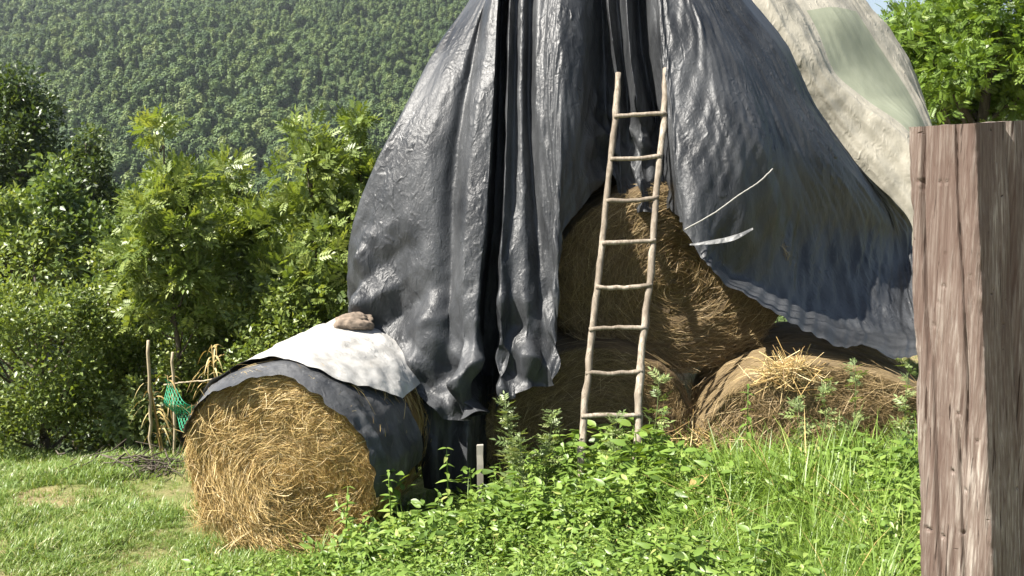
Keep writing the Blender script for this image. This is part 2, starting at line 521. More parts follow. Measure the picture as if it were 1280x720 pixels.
# ------------------------------------------------------------------ the wooded hillside
def far_tree(seed, slim):
    r = np.random.default_rng(seed)
    n = 1500
    lobes = r.normal(0, 1, (11, 3)); lobes /= np.linalg.norm(lobes, axis=1)[:, None]
    lobes = lobes * np.array((.24, .24, .50)) * r.uniform(.5, 1.1, (11, 1)) + (0, 0, .58)
    k = r.integers(0, 11, n)
    d = r.normal(0, 1, (n, 3)); d /= np.linalg.norm(d, axis=1)[:, None]
    p = lobes[k] + d * (r.uniform(.35, 1, (n, 1)) ** .5) * np.array((.17, .17, .19))
    p[:, :2] *= slim
    nr = d * 1.4 + (0, 0, .5) + r.normal(0, .3, (n, 3))
    dr = np.cross(nr, r.normal(0, 1, (n, 3)))
    V, F, q = stamp(*leaf_t(.8, .1, .1), frames(dr, nr), p, r.uniform(.05, .10, n), np.clip(r.normal(.5, .2, n), 0, 1))
    mb = MB(); mb.add(V, F, q)
    return mb.mesh("wood_tree", M['leaf_far'])
protos = [far_tree(100 + k, (.6, .75, .9, .5, .7, 1.1)[k]) for k in range(6)]
n = 21000
ys = 105 + 845 * rng.random(n * 2) ** .8
xs = (rng.uniform(-.72, .75, n * 2)) * ys
keep = np.abs(xs) < 1e9
xs, ys = xs[keep], ys[keep]
q = np.stack([xs, ys, 0 * xs], -1)
clear = vnoise(q * .012, 44) > .93
xs, ys = xs[~clear], ys[~clear]
zs = ground_z(xs, ys)
nn = len(xs)
sc_ = rng.uniform(5, 10, nn) * (1 + .25 * vnoise(np.stack([xs, ys, 0 * xs], -1) * .02, 12))
scatter("hillside_wood", protos, np.stack([xs, ys, zs - .6], -1), np.stack([rng.normal(0, .06, nn), rng.normal(0, .06, nn), rng.uniform(0, 6.28, nn)], -1),
        sc_, rng.integers(0, 6, nn), "dense broadleaf wood covering the far hillside", "forest")

# ------------------------------------------------------------------ trees and shrubs of the near slope
def tree(name, label, cat, px, d, top, bottom, wid, mat, nclus=34, per=60, leaf=.2, kind='spray', seed=0, shape=1.0,
         group=None, depth=None, clus=.34, trunk_r=.05, dx=0.0):
    r = np.random.default_rng(seed)
    tp, bt = P(px, top, d), P(px, bottom, d)
    lft, rgt = P(px - wid / 2, (top + bottom) / 2, d), P(px + wid / 2, (top + bottom) / 2, d)
    rx = (rgt[0] - lft[0]) / 2
    rz = (tp[2] - bt[2]) / 2
    cz = (tp[2] + bt[2]) / 2
    cx = (lft[0] + rgt[0]) / 2
    ry = depth if depth else rx
    bx = cx + dx
    base = np.array((bx, d, gz(bx, d) - .05))
    root = thing(name, base, label, cat, group)
    # clusters inside an uneven ovoid, denser to the outside
    u = r.normal(0, 1, (nclus, 3)); u /= np.linalg.norm(u, axis=1)[:, None]
    rad = r.uniform(.25, 1, (nclus, 1)) ** .45 * (1 + .22 * fbm(u * 1.7 + seed, 2, seed)[:, None])
    cc = u * rad * (1 - clus * .55)
    if shape != 1.0:                                   # narrower towards the top
        cc[:, :2] *= (1 - (1 - shape) * np.clip(cc[:, 2:3] * .5 + .5, 0, 1))
    cc = cc * np.array((rx, ry, rz)) + np.array((cx, d, cz))
    cc = np.vstack([cc, [(cx + r.uniform(-.12, .12) * rx, d, tp[2] - rz * clus * .25)]])
    cr = clus * min(rx, rz) * r.uniform(.6, 1.25, len(cc))
    tops = np.clip((cc[:, 2] - cz) / rz, 0, 1)
    k = np.repeat(np.arange(len(cc)), per)
    n = len(k)
    dv = r.normal(0, 1, (n, 3)); dv /= np.linalg.norm(dv, axis=1)[:, None]
    rr = r.random((n, 1)) ** .5
    p = cc[k] + dv * rr * cr[k][:, None] * np.array((1, 1, .85))
    # a few shoots that break the outline
    dirs = dv * .6 + r.normal(0, .6, (n, 3)) + (0, 0, .25)
    nr = r.normal(0, .75, (n, 3)) + (0, 0, 1.0) + np.array((-.25, -.2, 0))
    T = {'spray': lambda: spray_t(4), 'fine': lambda: spray_t(6, .3, .42), 'leaf': lambda: leaf_t(.55, .08, .16)}[kind]()
    mbv = MB()
    V, F, q = stamp(*T, frames(dirs, nr), p, leaf * r.uniform(.6, 1.25, n), np.clip(r.normal(.5, .2, n) + .15 * (r.random(len(cc))[k] - .5) * 2, 0, 1))
    mbv.add(rel(V, root), F, q)
    obj("crown", mbv.mesh("crown", mat), root)
    tb = MB()
    hz = np.linspace(base[2], tp[2] - rz * .15, 9)
    path = np.stack([np.linspace(bx, cx, 9) + .03 * rx * r.normal(0, 1, 9), d + .03 * rx * r.normal(0, 1, 9), hz], -1)
    path[0] = base
    tb.tube(rel(path, root), trunk_r * np.linspace(1.1, .2, 9), 8, rough=.15)
    for c_ in cc[r.permutation(len(cc))[:26]]:
        h = np.clip(c_[2] - abs(c_[0] - cx) * .9 - r.uniform(.05, .3) * rz, base[2] + .15, hz[-1])
        s_ = np.array([np.interp(h, hz, path[:, 0]), np.interp(h, hz, path[:, 1]), h])
        mdl = (s_ + c_) / 2 + (0, 0, -.08 * rz) + r.normal(0, .04 * rx, 3)
        tb.tube(rel([s_, (s_ * .6 + mdl * .4), mdl, c_], root), trunk_r * np.array((.42, .34, .26, .1)), 5, cap=False)
    obj("trunk", tb.mesh("trunk", M['bark']), root)
    return root

tree("ash_tree", "slender young ash with a straight thin trunk beside the thin stake", "tree", 212, 9.0, 150, 470, 165, M['leaf_ash'], 34, 62, .16, 'spray', 11, .75, trunk_r=.035)
tree("ash_tree", "bushy ash sapling just left of the big black tarp with long feathery leaves", "tree", 395, 9.6, 160, 470, 200, M['leaf_ash'], 44, 74, .17, 'spray', 12, .8, trunk_r=.05)
tree("ash_tree", "ash sapling whose tips touch the left outline of the black tarp", "tree", 455, 10.4, 140, 420, 140, M['leaf_ash'], 28, 70, .17, 'spray', 13, .75, trunk_r=.045)
tree("ash_tree", "leafy ash between the slender ash and the bushy sapling", "tree", 300, 10.2, 200, 490, 170, M['leaf_bush'], 38, 74, .16, 'spray', 14, .8, trunk_r=.05)
tree("hazel_shrub", "broad hazel shrub at the left edge with a dark hollow under it", "shrub", 50, 8.9, 320, 575, 250, M['leaf_bush'], 64, 260, .056, 'leaf', 15, .9, trunk_r=.05, clus=.3)
tree("hazel_shrub", "rounded shrub between the dark hollow and the thin stake", "shrub", 140, 9.7, 310, 540, 140, M['leaf_bush'], 48, 240, .056, 'leaf', 16, .85, trunk_r=.04)
tree("oak_tree", "dark oak standing highest at the left edge below the hillside", "tree", 30, 27, 92, 330, 175, M['leaf_dark'], 56, 260, .17, 'leaf', 17, .8, trunk_r=.2)
tree("oak_tree", "dark rounded tree on the right shoulder of the highest oak", "tree", 112, 25, 165, 340, 110, M['leaf_dark'], 40, 230, .16, 'leaf', 18, .85, trunk_r=.16)
tree("willow_shrub", "pale green bushy tree below the highest oak", "tree", 75, 18, 205, 420, 180, M['leaf_mid'], 50, 190, .14, 'leaf', 19, .85, trunk_r=.1)
tree("willow_shrub", "mid green bush seen behind the slender ash on its left", "shrub", 175, 17, 235, 430, 120, M['leaf_mid'], 40, 180, .13, 'leaf', 20, .85, trunk_r=.09)
tree("willow_shrub", "mid green bush seen behind the leafy ash at the foot of the hillside", "shrub", 270, 15.5, 205, 420, 150, M['leaf_mid'], 44, 180, .125, 'leaf', 21, .8, trunk_r=.09)
tree("willow_shrub", "light green bush at the left edge above the broad hazel shrub", "shrub", 5, 13, 240, 440, 160, M['leaf_bush'], 44, 170, .11, 'leaf', 22, .85, trunk_r=.07)
tree("willow_shrub", "green bush behind the bushy sapling close to the tarp", "shrub", 380, 14.5, 235, 430, 170, M['leaf_mid'], 44, 170, .12, 'leaf', 23, .85, trunk_r=.08)
tree("hazel_shrub", "low shrub by the foot of the thin stake", "shrub", 168, 8.7, 478, 555, 85, M['mug'], 26, 60, .07, 'leaf', 24, .9, trunk_r=.02)
tree("hazel_shrub", "shrub behind the green net and the dry stalks", "shrub", 255, 9.3, 385, 535, 140, M['leaf_bush'], 42, 190, .058, 'leaf', 25, .9, trunk_r=.03)
tree("hazel_shrub", "leafy shrub behind the covered golden bale under the sapling", "shrub", 355, 8.9, 360, 520, 160, M['leaf_bush'], 42, 200, .06, 'leaf', 26, .9, trunk_r=.03)
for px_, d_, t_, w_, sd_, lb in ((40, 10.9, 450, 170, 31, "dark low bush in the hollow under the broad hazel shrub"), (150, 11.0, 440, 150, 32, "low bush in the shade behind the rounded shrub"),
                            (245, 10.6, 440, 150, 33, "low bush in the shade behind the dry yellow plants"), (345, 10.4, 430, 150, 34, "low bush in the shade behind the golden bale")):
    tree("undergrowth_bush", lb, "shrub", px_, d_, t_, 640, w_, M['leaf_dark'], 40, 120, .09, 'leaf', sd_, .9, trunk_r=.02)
tree("robinia_tree", "bright green feathery tree behind the wooden post", "tree", 1240, 12.5, -100, 192, 262, M['leaf_right'], 84, 130, .16, 'fine', 27, .9, trunk_r=.12, clus=.3)

# ------------------------------------------------------------------ hay bales
def bale(name, label, c, a, b, length, yaw, mat, smat, nstr, seed, nside=600, loose=1.0, tufts=()):
    """a round bale lying with its axis along y (then turned by yaw): squashed, frayed, wound"""
    r = np.random.default_rng(seed)
    root = thing(name, (c[0], c[1], c[2] - b), label, "hay bale", "round hay bales")
    root.rotation_euler = (0, 0, yaw)
    nt_, nr_, ns_ = 160, 34, 30
    th = np.linspace(0, 2 * np.pi, nt_, endpoint=False) - np.pi / 2
    rings, fib = [], []
    for i in range(nr_):                                   # front face from the middle outwards
        f = (i + .02) / (nr_ - 1 + .02)
        bulge = -.05 * (1 - f ** 2) + .10 * max(0, f - .86) ** 1.0 * 1.0
        rings.append(np.stack([f * a * np.cos(th), np.full(nt_, bulge), b + f * b * np.sin(th)], -1))
        fib.append(np.stack([np.full(nt_, f * a * 95), (th + np.pi / 2) * max(f, .1) * a * 7, np.full(nt_, i * .02)], -1))
    for j in range(1, ns_ + 1):
        f = j / ns_
        rings.append(np.stack([a * np.cos(th), np.full(nt_, .014 + f * length), b + b * np.sin(th)], -1))
        fib.append(np.stack([np.full(nt_, f * length * 95 + 90), (th + np.pi / 2) * a * 7, np.full(nt_, 3.)], -1))
    rings.append(np.stack([.02 * np.cos(th), np.full(nt_, length + .03), b + .02 * np.sin(th)], -1)); fib.append(fib[-1])
    V = np.array(rings); FB = np.array(fib)
    sh = V.shape
    Q = V.reshape(-1, 3)
    d1 = fbm(Q * 2.2 + seed * 3.1, 4, seed)
    d2 = fbm(FB.reshape(-1, 3) * .16, 3, seed + 1)
    rdir = Q - (0, length / 2, b); rdir /= np.linalg.norm(rdir, axis=1)[:, None] + 1e-9
    yf = (np.arange(len(rings)) < nr_ - 2)
    nrm = np.where(np.repeat(yf, nt_)[:, None], np.array((0, -1, 0)), rdir * (1, 0, 1))
    Q = Q + nrm * (.045 * d1 + .02 * d2)[:, None]
    # flattened foot
    Q[:, 2] = np.where(Q[:, 2] < .06, .06 + (Q[:, 2] - .06) * .35, Q[:, 2])
    F = grid_faces(len(rings), nt_)
    A = np.arange(len(rings) - 1)
    Fw = np.stack([A * nt_ + nt_ - 1, (A + 1) * nt_ + nt_ - 1, (A + 1) * nt_, A * nt_], -1)
    me = new_mesh("hay_roll", Q, np.vstack([F, Fw])[:, ::-1], mat, True, {"fib": FB.reshape(-1, 3)})
    obj("hay_roll", me, root)
    # straw stalks: wound along the face, frayed at the rim, some hanging loose
    ns = nstr
    f = np.sqrt(r.random(ns)) * 1.0
    t0 = r.uniform(0, 2 * np.pi, ns)
    rim = f > .9
    L = r.uniform(.05, .22, ns) * np.where(rim, .8, 1)
    ang = r.normal(0, .40, ns) + np.where(r.random(ns) < .25, r.normal(0, 1.2, ns), 0) + .5 * vnoise(np.stack([f * np.cos(t0) * 3, f * np.sin(t0) * 3, 0 * f], -1), seed + 40)
    off = np.abs(r.normal(0, .014, ns)) * loose + .004
    lift = np.where(r.random(ns) < .14, r.uniform(.02, .10, ns), r.uniform(0, .018, ns)) * loose
    K = 5
    S = np.linspace(-.5, .5, K)
    fr = f[:, None] * np.ones((1, K)); tt_ = t0[:, None] + (S[None] * L[:, None] * np.cos(ang)[:, None]) / (np.maximum(f, .15)[:, None] * a)
    fr = fr + S[None] * L[:, None] * np.sin(ang)[:, None] / a
    fr = np.clip(fr, 0, 1.05)
    x = fr * a * np.cos(tt_); z = b + fr * b * np.sin(tt_)
    sag = np.where(r.random(ns) < .25, r.uniform(.0, .08, ns), 0)
    z = z - sag[:, None] * (S[None] + .5) ** 2
    bul = -.05 * (1 - fr ** 2)
    # follow the lumps of the face
    lump = .045 * fbm(np.stack([x, bul, z], -1).reshape(-1, 3) * 2.2 + seed * 3.1, 4, seed).reshape(ns, K)
    y = bul - lump - off[:, None] - lift[:, None] * (S[None] + .5) ** 1.6
    pts = np.stack([x, y, z], -1)
    # stalks round the sides
    m_ = nside
    if m_:
        ts = r.uniform(0, 2 * np.pi, m_); yy = r.uniform(0, length, m_); Ls = r.uniform(.08, .3, m_)
        an = r.normal(0, .45, m_)
        ta = ts[:, None] + S[None] * Ls[:, None] * np.cos(an)[:, None] / a
        ro = 1.025 + np.abs(r.normal(0, .02, m_))[:, None] + (np.where(r.random(m_) < .2, r.uniform(0, .1, m_), 0))[:, None] * (S[None] + .5)
        yv = yy[:, None] + S[None] * Ls[:, None] * np.sin(an)[:, None]
        pts = np.concatenate([pts, np.stack([a * ro * np.cos(ta), yv, b + b * ro * np.sin(ta)], -1)])
    for tx, tz, tn, tw in tufts:                            # teased-out tufts on the face
        p0 = np.stack([tx * a + r.normal(0, tw, tn), np.full(tn, -.02), b + tz * b + r.normal(0, tw * .6, tn)], -1)
        an = r.normal(-.9, .9, tn); Lt = r.uniform(.07, .26, tn); lf = np.abs(r.normal(.03, .03, tn))
        dx_ = np.cos(an) * np.where(r.random(tn) < .5, 1, -1)
        tp_ = p0[:, None] + np.stack([S[None] * (Lt * dx_)[:, None], -lf[:, None] * (1 - (S[None] * 1.6) ** 2), (S[None] * (Lt * np.sin(an))[:, None]) - .05 * (S[None] + .5) ** 2], -1)
        pts = np.concatenate([pts, tp_])
    nn_ = len(pts)
    pts[..., 2] = np.maximum(pts[..., 2], .01)
    wv = r.normal(0, 1, (nn_, 3)) + (0, -.3, 0)
    tg = pts[:, -1] - pts[:, 0]
    wv = np.cross(tg, wv); wv /= np.linalg.norm(wv, axis=1)[:, None] + 1e-9
    wd = r.uniform(.0006, .0017, nn_)[:, None, None] * np.array((.7, 1, 1, .9, .4))[None, :, None]
    V2 = np.stack([pts - wv[:, None] * wd, pts + wv[:, None] * wd], 2).reshape(-1, 3)
    k0 = np.arange(nn_)[:, None] * (2 * K); kk = np.arange(K - 1)[None] * 2
    q0 = (k0 + kk).ravel()
    F2 = np.stack([q0, q0 + 1, q0 + 3, q0 + 2], -1)
    me2 = new_mesh("loose_straw", V2, F2, smat, True, {"rnd": np.repeat(np.clip(r.normal(.55, .22, nn_), 0, 1), 2 * K)})
    st = obj("loose_straw", me2, root); st["kind"] = "stuff"
    return root

FB_C = P(350, 585, 5.5)
bale("hay_bale", "golden round straw bale on the lawn, half covered by the small white and black sheets", FB_C, .645, .62, 1.35, R_(-14), M['bale_gold'], M['straw'], 32000, 1, 3500, .9, ((-.02, -.12, 420, .10), (.33, .55, 420, .09), (-.55, .45, 300, .10), (.15, -.35, 300, .10), (-.75, -.55, 300, .07), (-.4, -.8, 250, .10)))
BU = P(838, 352, 6.72)
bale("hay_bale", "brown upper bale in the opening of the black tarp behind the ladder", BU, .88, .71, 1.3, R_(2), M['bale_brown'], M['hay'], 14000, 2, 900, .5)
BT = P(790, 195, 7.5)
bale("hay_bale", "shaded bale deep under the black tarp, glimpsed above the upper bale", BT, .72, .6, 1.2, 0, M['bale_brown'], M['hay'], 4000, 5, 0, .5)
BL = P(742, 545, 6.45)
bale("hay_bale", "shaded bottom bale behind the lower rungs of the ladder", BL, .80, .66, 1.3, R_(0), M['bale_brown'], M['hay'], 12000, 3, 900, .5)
BR = P(1030, 562, 6.0)
bale("hay_bale", "bottom bale right of the ladder with a tuft of bright straw, partly sunlit", BR, .84, .59, 1.3, R_(-9), M['bale_tan'], M['hay'], 15000, 4, 1800, .7, ((-.3, .55, 500, .12), (.2, .5, 250, .12)))

# ------------------------------------------------------------------ the big black tarp
DPY = [-260, -160, 0, 150, 300, 450, 600]
DD = [8.4, 7.75, 7.1, 6.7, 6.4, 6.15, 6.0]
def dbase(py): return float(np.interp(py, DPY, DD))
def sheet(cols, nu, nv, spread=1.0, knots=None):
    """a cloth through its fold lines: cols = lists of world points from top to hem"""
    pol = []
    for c in cols:
        c = np.array(c, float)
        s = np.concatenate([[0], np.cumsum(np.linalg.norm(np.diff(c, axis=0), axis=1))])
        pol.append(pchip(s / s[-1], c, np.linspace(0, 1, nv)))
    pol = np.array(pol)                                   # (ncol, nv, 3)
    gap = np.linalg.norm(np.diff(pol, axis=0), axis=2).mean(1)
    u = np.concatenate([[0], np.cumsum(gap + .02)])
    uq = np.linspace(0, u[-1], nu)
    out = pchip(u, pol.reshape(len(pol), -1), uq).reshape(nu, nv, 3)
    return out, u / u[-1], np.linspace(0, 1, nu)
def grid_normals(G):
    a = np.gradient(G, axis=0); b = np.gradient(G, axis=1)
    n = np.cross(a, b); n /= np.linalg.norm(n, axis=2)[..., None] + 1e-12
    return n
def smooth(G, k=1, ax=(0, 1)):
    for _ in range(k):
        for x in ax:
            H = G.copy()
            if x == 0: H[1:-1] = .25 * G[:-2] + .5 * G[1:-1] + .25 * G[2:]
            else: H[:, 1:-1] = .25 * G[:, :-2] + .5 * G[:, 1:-1] + .25 * G[:, 2:]
            G = H
    return G

def lerp_cols(a, b, f):
    n = 9
    def rs(c):
        c = np.array(c, float); s = np.linspace(0, 1, len(c)); return pchip(s, c, np.linspace(0, 1, n))
    return [tuple(v) for v in rs(a) * (1 - f) + rs(b) * f]
c_sil = [(668, -200, .7), (625, -70, .62), (587, 0, .50), (545, 62, .36), (503, 142, .25), (474, 196, .27), (457, 237, .33), (439, 287, .42), (432, 330, .48), (433, 372, .5), (440, 402, .5)]
c_v4 = [(690, -200, .02), (640, -70, .26), (607, 0, .20), (590, 80, .12), (578, 140, .09), (568, 210, .10), (564, 280, .12), (564, 340, .12), (563, 400, .11), (560, 460, .06), (556, 522, .0)]
COLS = [
    [(690, -200, 2.6), (640, -60, 2.6), (585, 60, 2.6), (530, 180, 2.6), (490, 290, 2.5), (480, 390, 2.4)],
    c_sil,
    *[[(a_, b_, c_ - dz_) for a_, b_, c_ in lerp_cols(c_sil, c_v4, f_)] for f_, dz_ in ((.14, .03), (.36, .07), (.62, .09), (.86, .06))],
    c_v4,
    [(697, -200, 0), (650, -70, -.02), (616, 0, -.04), (606, 80, -.05), (599, 140, -.06), (591, 210, -.06), (583, 300, -.06), (578, 400, -.06), (578, 480, -.08), (577, 525, -.1)],
    [(703, -200, 0), (658, -70, -.04), (623, 0, -.06), (616, 140, -.07), (607, 280, -.07), (595, 400, -.07), (592, 480, -.08), (594, 514, -.1)],
    [(706, -200, .2), (662, -70, .28), (628, 0, .34), (624, 140, .36), (617, 280, .40), (606, 400, .52), (602, 480, .56), (602, 530, .55)],
    [(709, -200, .2), (666, -70, .28), (634, 0, .3), (630, 140, .34), (626, 280, .38), (619, 400, .50), (617, 480, .52), (616, 526, .5)],
    [(713, -200, 0), (670, -70, -.03), (638, 0, -.05), (634, 140, -.07), (630, 260, -.08), (626, 330, -.1), (626, 420, -.12), (626, 500, -.14)],
    [(718, -200, .02), (676, -70, .03), (646, 0, .03), (643, 140, .03), (641, 240, .0), (640, 330, -.05), (642, 420, -.04), (643, 497, -.08)],
    [(723, -200, 0), (683, -70, -.01), (654, 0, -.02), (652, 140, -.02), (654, 260, -.04), (657, 350, -.08), (658, 430, -.12), (659, 492, -.16)],
    [(728, -200, .08), (690, -70, .10), (663, 0, .07), (661, 140, .07), (668, 250, .05), (675, 350, .0), (677, 430, -.06), (677, 487, -.12)],
    [(734, -200, .0), (697, -70, -.02), (673, 0, -.05), (670, 140, -.08), (679, 250, -.06), (687, 340, -.04), (687, 400, -.08), (694, 481, -.14)],
    [(748, -200, -.04), (722, -70, -.1), (705, 0, -.16), (701, 120, -.20), (701, 210, -.18), (699, 305, -.08)],
    [(758, -200, .0), (738, -70, -.06), (727, 0, -.1), (724, 120, -.12), (722, 200, -.08), (722, 267, .0)],
    [(766, -200, .04), (750, -70, .06), (742, 0, .08), (743, 100, .10), (745, 170, .1), (748, 235, .1)],
    [(772, -200, .2), (758, -70, .2), (752, 0, .24), (755, 70, .26), (758, 140, .28), (764, 222, .26)],
    [(778, -200, .1), (766, -70, .05), (760, 0, .04), (766, 50, .05), (774, 110, .12), (778, 247, .16)],
    [(784, -200, .2), (774, -70, .16), (771, 0, .18), (777, 60, .18), (784, 120, .26), (789, 260, .22)],
    [(790, -200, .05), (784, -70, -.04), (783, 0, -.06), (787, 60, -.05), (796, 130, .02), (803, 180, .16), (806, 264, .10)],
    [(800, -200, .2), (796, -70, .2), (798, 0, .24), (802, 60, .26), (814, 120, .3), (824, 180, .3), (830, 266, .18)],
    [(810, -200, .0), (812, -70, -.02), (817, 0, -.04), (822, 60, -.05), (832, 120, -.06), (839, 190, -.06), (849, 270, -.06)],
    [(818, -200, -.02), (824, -70, -.06), (834, 0, -.10), (842, 90, -.14), (849, 190, -.16), (858, 292, -.18)],
    [(825, -200, -.02), (836, -70, -.06), (852, 0, -.1), (872, 90, -.16), (884, 190, -.2), (874, 318, -.22)],
    [(830, -200, -.0), (846, -70, -.04), (868, 0, -.08), (902, 90, -.14), (925, 190, -.2), (928, 270, -.12), (905, 330, -.05), (898, 349, -.26)],
    [(835, -200, .04), (854, -70, .02), (878, 0, .0), (922, 90, -.04), (952, 190, -.08), (962, 270, .1), (952, 355, .12), (945, 379, -.16)],
    [(842, -200, .2), (862, -70, .24), (886, 0, .28), (938, 90, .3), (978, 190, .34), (996, 280, .46), (1003, 386, .34), (1002, 410, -.12)],
    [(850, -200, .5), (872, -70, .54), (894, 0, .58), (958, 90, .64), (1012, 190, .74), (1044, 280, .76), (1062, 409, .52), (1060, 434, -.14)],
    [(860, -200, .8), (884, -70, .86), (910, 0, .92), (958, 62, .95), (984, 110, 1.0), (1045, 190, 1.1), (1088, 280, 1.0), (1112, 419, .64), (1112, 446, -.14)],
    [(870, -200, 1.1), (894, -70, 1.2), (924, 0, 1.25), (974, 62, 1.3), (1008, 128, 1.35), (1066, 203, 1.45), (1116, 290, 1.3), (1144, 414, .9), (1150, 440, -.05)],
    [(885, -200, 1.6), (905, -70, 1.7), (938, 0, 1.8), (986, 62, 1.9), (1016, 130, 2.0), (1076, 210, 2.1), (1140, 290, 1.8), (1178, 395, .8), (1190, 432, .6)],
]
def crest(c):
    (x0, y0, o0), (x1, y1, o1) = c[0], c[1]
    if x1 > 815: return [P(x1 - 12, 34, dbase(-30) + o1 + 1.9), P(x1 - 6, -8, dbase(-30) + o1 + .8)]
    return [P(.5 * x0 + .5 * x1, -98, dbase(-70) + o1 * .6 + 1.9), P(.3 * x0 + .7 * x1, -92, dbase(-70) + o1 * .8 + .9)]
for c in COLS[-5:]:                                  # how far the right flank turns away
    for k_, (x, y, o) in enumerate(c):
        if o > 0: c[k_] = (x, y, o * (float(np.interp(y, [0, 100, 190, 280, 330, 380], [.3, .45, .62, 1.05, 1.05, .8])) if c is not COLS[-1] else .5 if y < 290 else .85))
cols = [crest(c) + [P(x + (.4 * (c[2][0] - x) if y < -30 and x > 815 else 0), (-28 if y < -30 and x > 815 else y), dbase(max(y, -28) if x > 815 else y) + o) for x, y, o in c[1:]] for c in COLS]
NU, NV = 760, 340
G, uk, uq = sheet(cols, NU, NV)
G = smooth(G, 2)
nrm = grid_normals(G)
if nrm[NU // 2, NV // 2, 1] > 0: nrm = -nrm
U, Vv = np.meshgrid(uq, np.linspace(0, 1, NV), indexing='ij')
pf = G.reshape(-1, 3)
# tension wrinkles running with the fall, soft dents, and hem crumple
arc = np.cumsum(np.concatenate([[0], np.linalg.norm(np.diff(G[:, NV // 2], axis=0), axis=1)]))
flow = np.stack([np.repeat(arc, NV), Vv.ravel() * 1.0, np.zeros(NU * NV)], -1)
AU, ZV = flow[:, 0], pf[:, 2]
V1 = Vv.ravel()
def on(ks, vals): return np.interp(U.ravel(), [uk[k] for k in ks], vals, left=vals[0], right=vals[-1])
wr = fbm(flow * (3.5, .8, 1), 2, 21) * .010
low = np.clip(V1 * 1.5 - .15, .2, 1)
dent = (creases(AU, ZV, 4, 3.0, 6, .22, 1) * on([1, 2, 6, 9, 24, 26, 32], [.012, .012, .012, .018, .018, .022, .018]) + creases(AU, ZV, 6, 8, 17, .6, 2) * on([1, 6, 9, 24, 26, 32], [.005, .005, .0055, .0055, .010, .010]) + fbm(pf * 2.2, 2, 23) * .006) * low
hemw = on([1, 2, 5, 8, 9], [.2, 1, 1, 1, 0]) * np.clip((V1 - .80) / .16, 0, 1) * (U.ravel() < uk[9])
crump = creases(AU, ZV, 4, 2.6, 5.5, .7, 3, .35) * .17 + creases(AU, ZV, 4, 6, 10, 1.0, 4, .2) * .035
panel = on([10, 11, 14, 15, 16], [0, 1, 1, 1, 0]) * np.clip((V1 - .84) / .1, 0, 1)
crump2 = creases(AU, ZV, 4, 2.2, 4, 1.2, 5, .3) * .10 + creases(AU, ZV, 3, 7, 11, 1.4, 6, .2) * .015
right = on([26, 27, 32], [0, 1, 1]) * np.clip((V1 - .93) / .05, 0, 1)
crump3 = creases(AU, ZV, 4, 1.2, 3, 1.4, 7, .25) * .03 + creases(AU, ZV, 3, 6, 10, 1.4, 8, .2) * .008
mid = on([17, 18, 23, 24], [0, 1, 1, 0]) * np.clip((V1 - .6) / .2, 0, 1)
crump4 = creases(AU, ZV, 4, 3, 6, 1.3, 9, .3) * .06 * np.clip((V1 - .78) / .1, 0, 1)
disp = wr + dent + hemw * crump + panel * crump2 + right * crump3 + mid * crump4
G = (pf + nrm.reshape(-1, 3) * disp[:, None]).reshape(NU, NV, 3)
# a ragged hem
hem = np.stack([arc * 3.5, 0 * arc, 0 * arc], -1)
sh_ = (fbm(hem, 3, 31) * .035)[:, None, None] * (np.clip((np.linspace(0, 1, NV) - .9) / .1, 0, 1) ** 2)[None, :, None]
G = G + sh_ * np.array((0, 0, 1.0))
tarp = thing("tarp", (.3, 6.8, gz(.3, 6.8)), "huge black plastic tarp draped in deep folds over the whole stack", "tarp")
obj("plastic_sheet", new_mesh("plastic_sheet", rel(G.reshape(-1, 3), tarp), grid_faces(NU, NV), M['black_tarp']), tarp)

# the lower flap that hangs to the ground under the bunched hem
fc = [[P(512, 470, 6.32), P(516, 520, 6.28), P(524, 575, 6.2), P(530, 610, 6.16)],
      [P(540, 470, 6.26), P(542, 520, 6.20), P(545, 575, 6.12), P(548, 612, 6.10)],
      [P(562, 470, 6.30), P(563, 520, 6.26), P(562, 575, 6.2), P(563, 612, 6.16)],
      [P(585, 470, 6.24), P(585, 520, 6.2), P(584, 575, 6.1), P(585, 612, 6.08)],
      [P(604, 470, 6.4), P(602, 520, 6.36), P(600, 575, 6.3), P(598, 612, 6.26)],
      [P(620, 470, 6.75), P(618, 520, 6.7), P(612, 575, 6.6), P(610, 612, 6.6)]]
Gf, _, _ = sheet(fc, 120, 90)
nf_ = grid_normals(Gf)
Gf = Gf + nf_ * (fbm(Gf.reshape(-1, 3) * (9, 9, 3), 3, 33) * .02).reshape(120, 90)[..., None]
obj("hanging_flap", new_mesh("hanging_flap", rel(Gf.reshape(-1, 3), tarp), grid_faces(120, 90), M['black_tarp']), tarp)
# a turned-up fold on the right panel and a torn corner by the bale
def ribbon(pts, wid, up, seed, nu=60, nv=8, amp=.012):
    pts = np.array(pts, float)
    p = pchip(np.linspace(0, 1, len(pts)), pts, np.linspace(0, 1, nu))
    wv = np.interp(np.linspace(0, 1, nu), np.linspace(0, 1, len(wid)), wid)
    s = np.linspace(-.5, .5, nv)
    Gq = p[:, None] + np.asarray(up)[None, None] * (s[None] * wv[:, None])[..., None]
    Gq[..., 1] += .3 * wv[:, None] * (s[None] ** 2)
    d_ = fbm(Gq.reshape(-1, 3) * 14, 3, seed) * amp
    Gq = Gq + d_.reshape(nu, nv)[..., None] * np.array((.3, -1, .4))
    return Gq.reshape(-1, 3), grid_faces(nu, nv)
V_, F_ = ribbon([P(862, 306, 6.1), P(890, 303, 6.07), P(918, 297, 6.06), P(941, 286, 6.1)], [.012, .04, .05, .02], (.05, .62, .62), 41)
obj("folded_edge", new_mesh("folded_edge", rel(V_, tarp), F_, M['lit_edge_tarp']), tarp, "turned-up edge, coloured paler for the sun it catches")
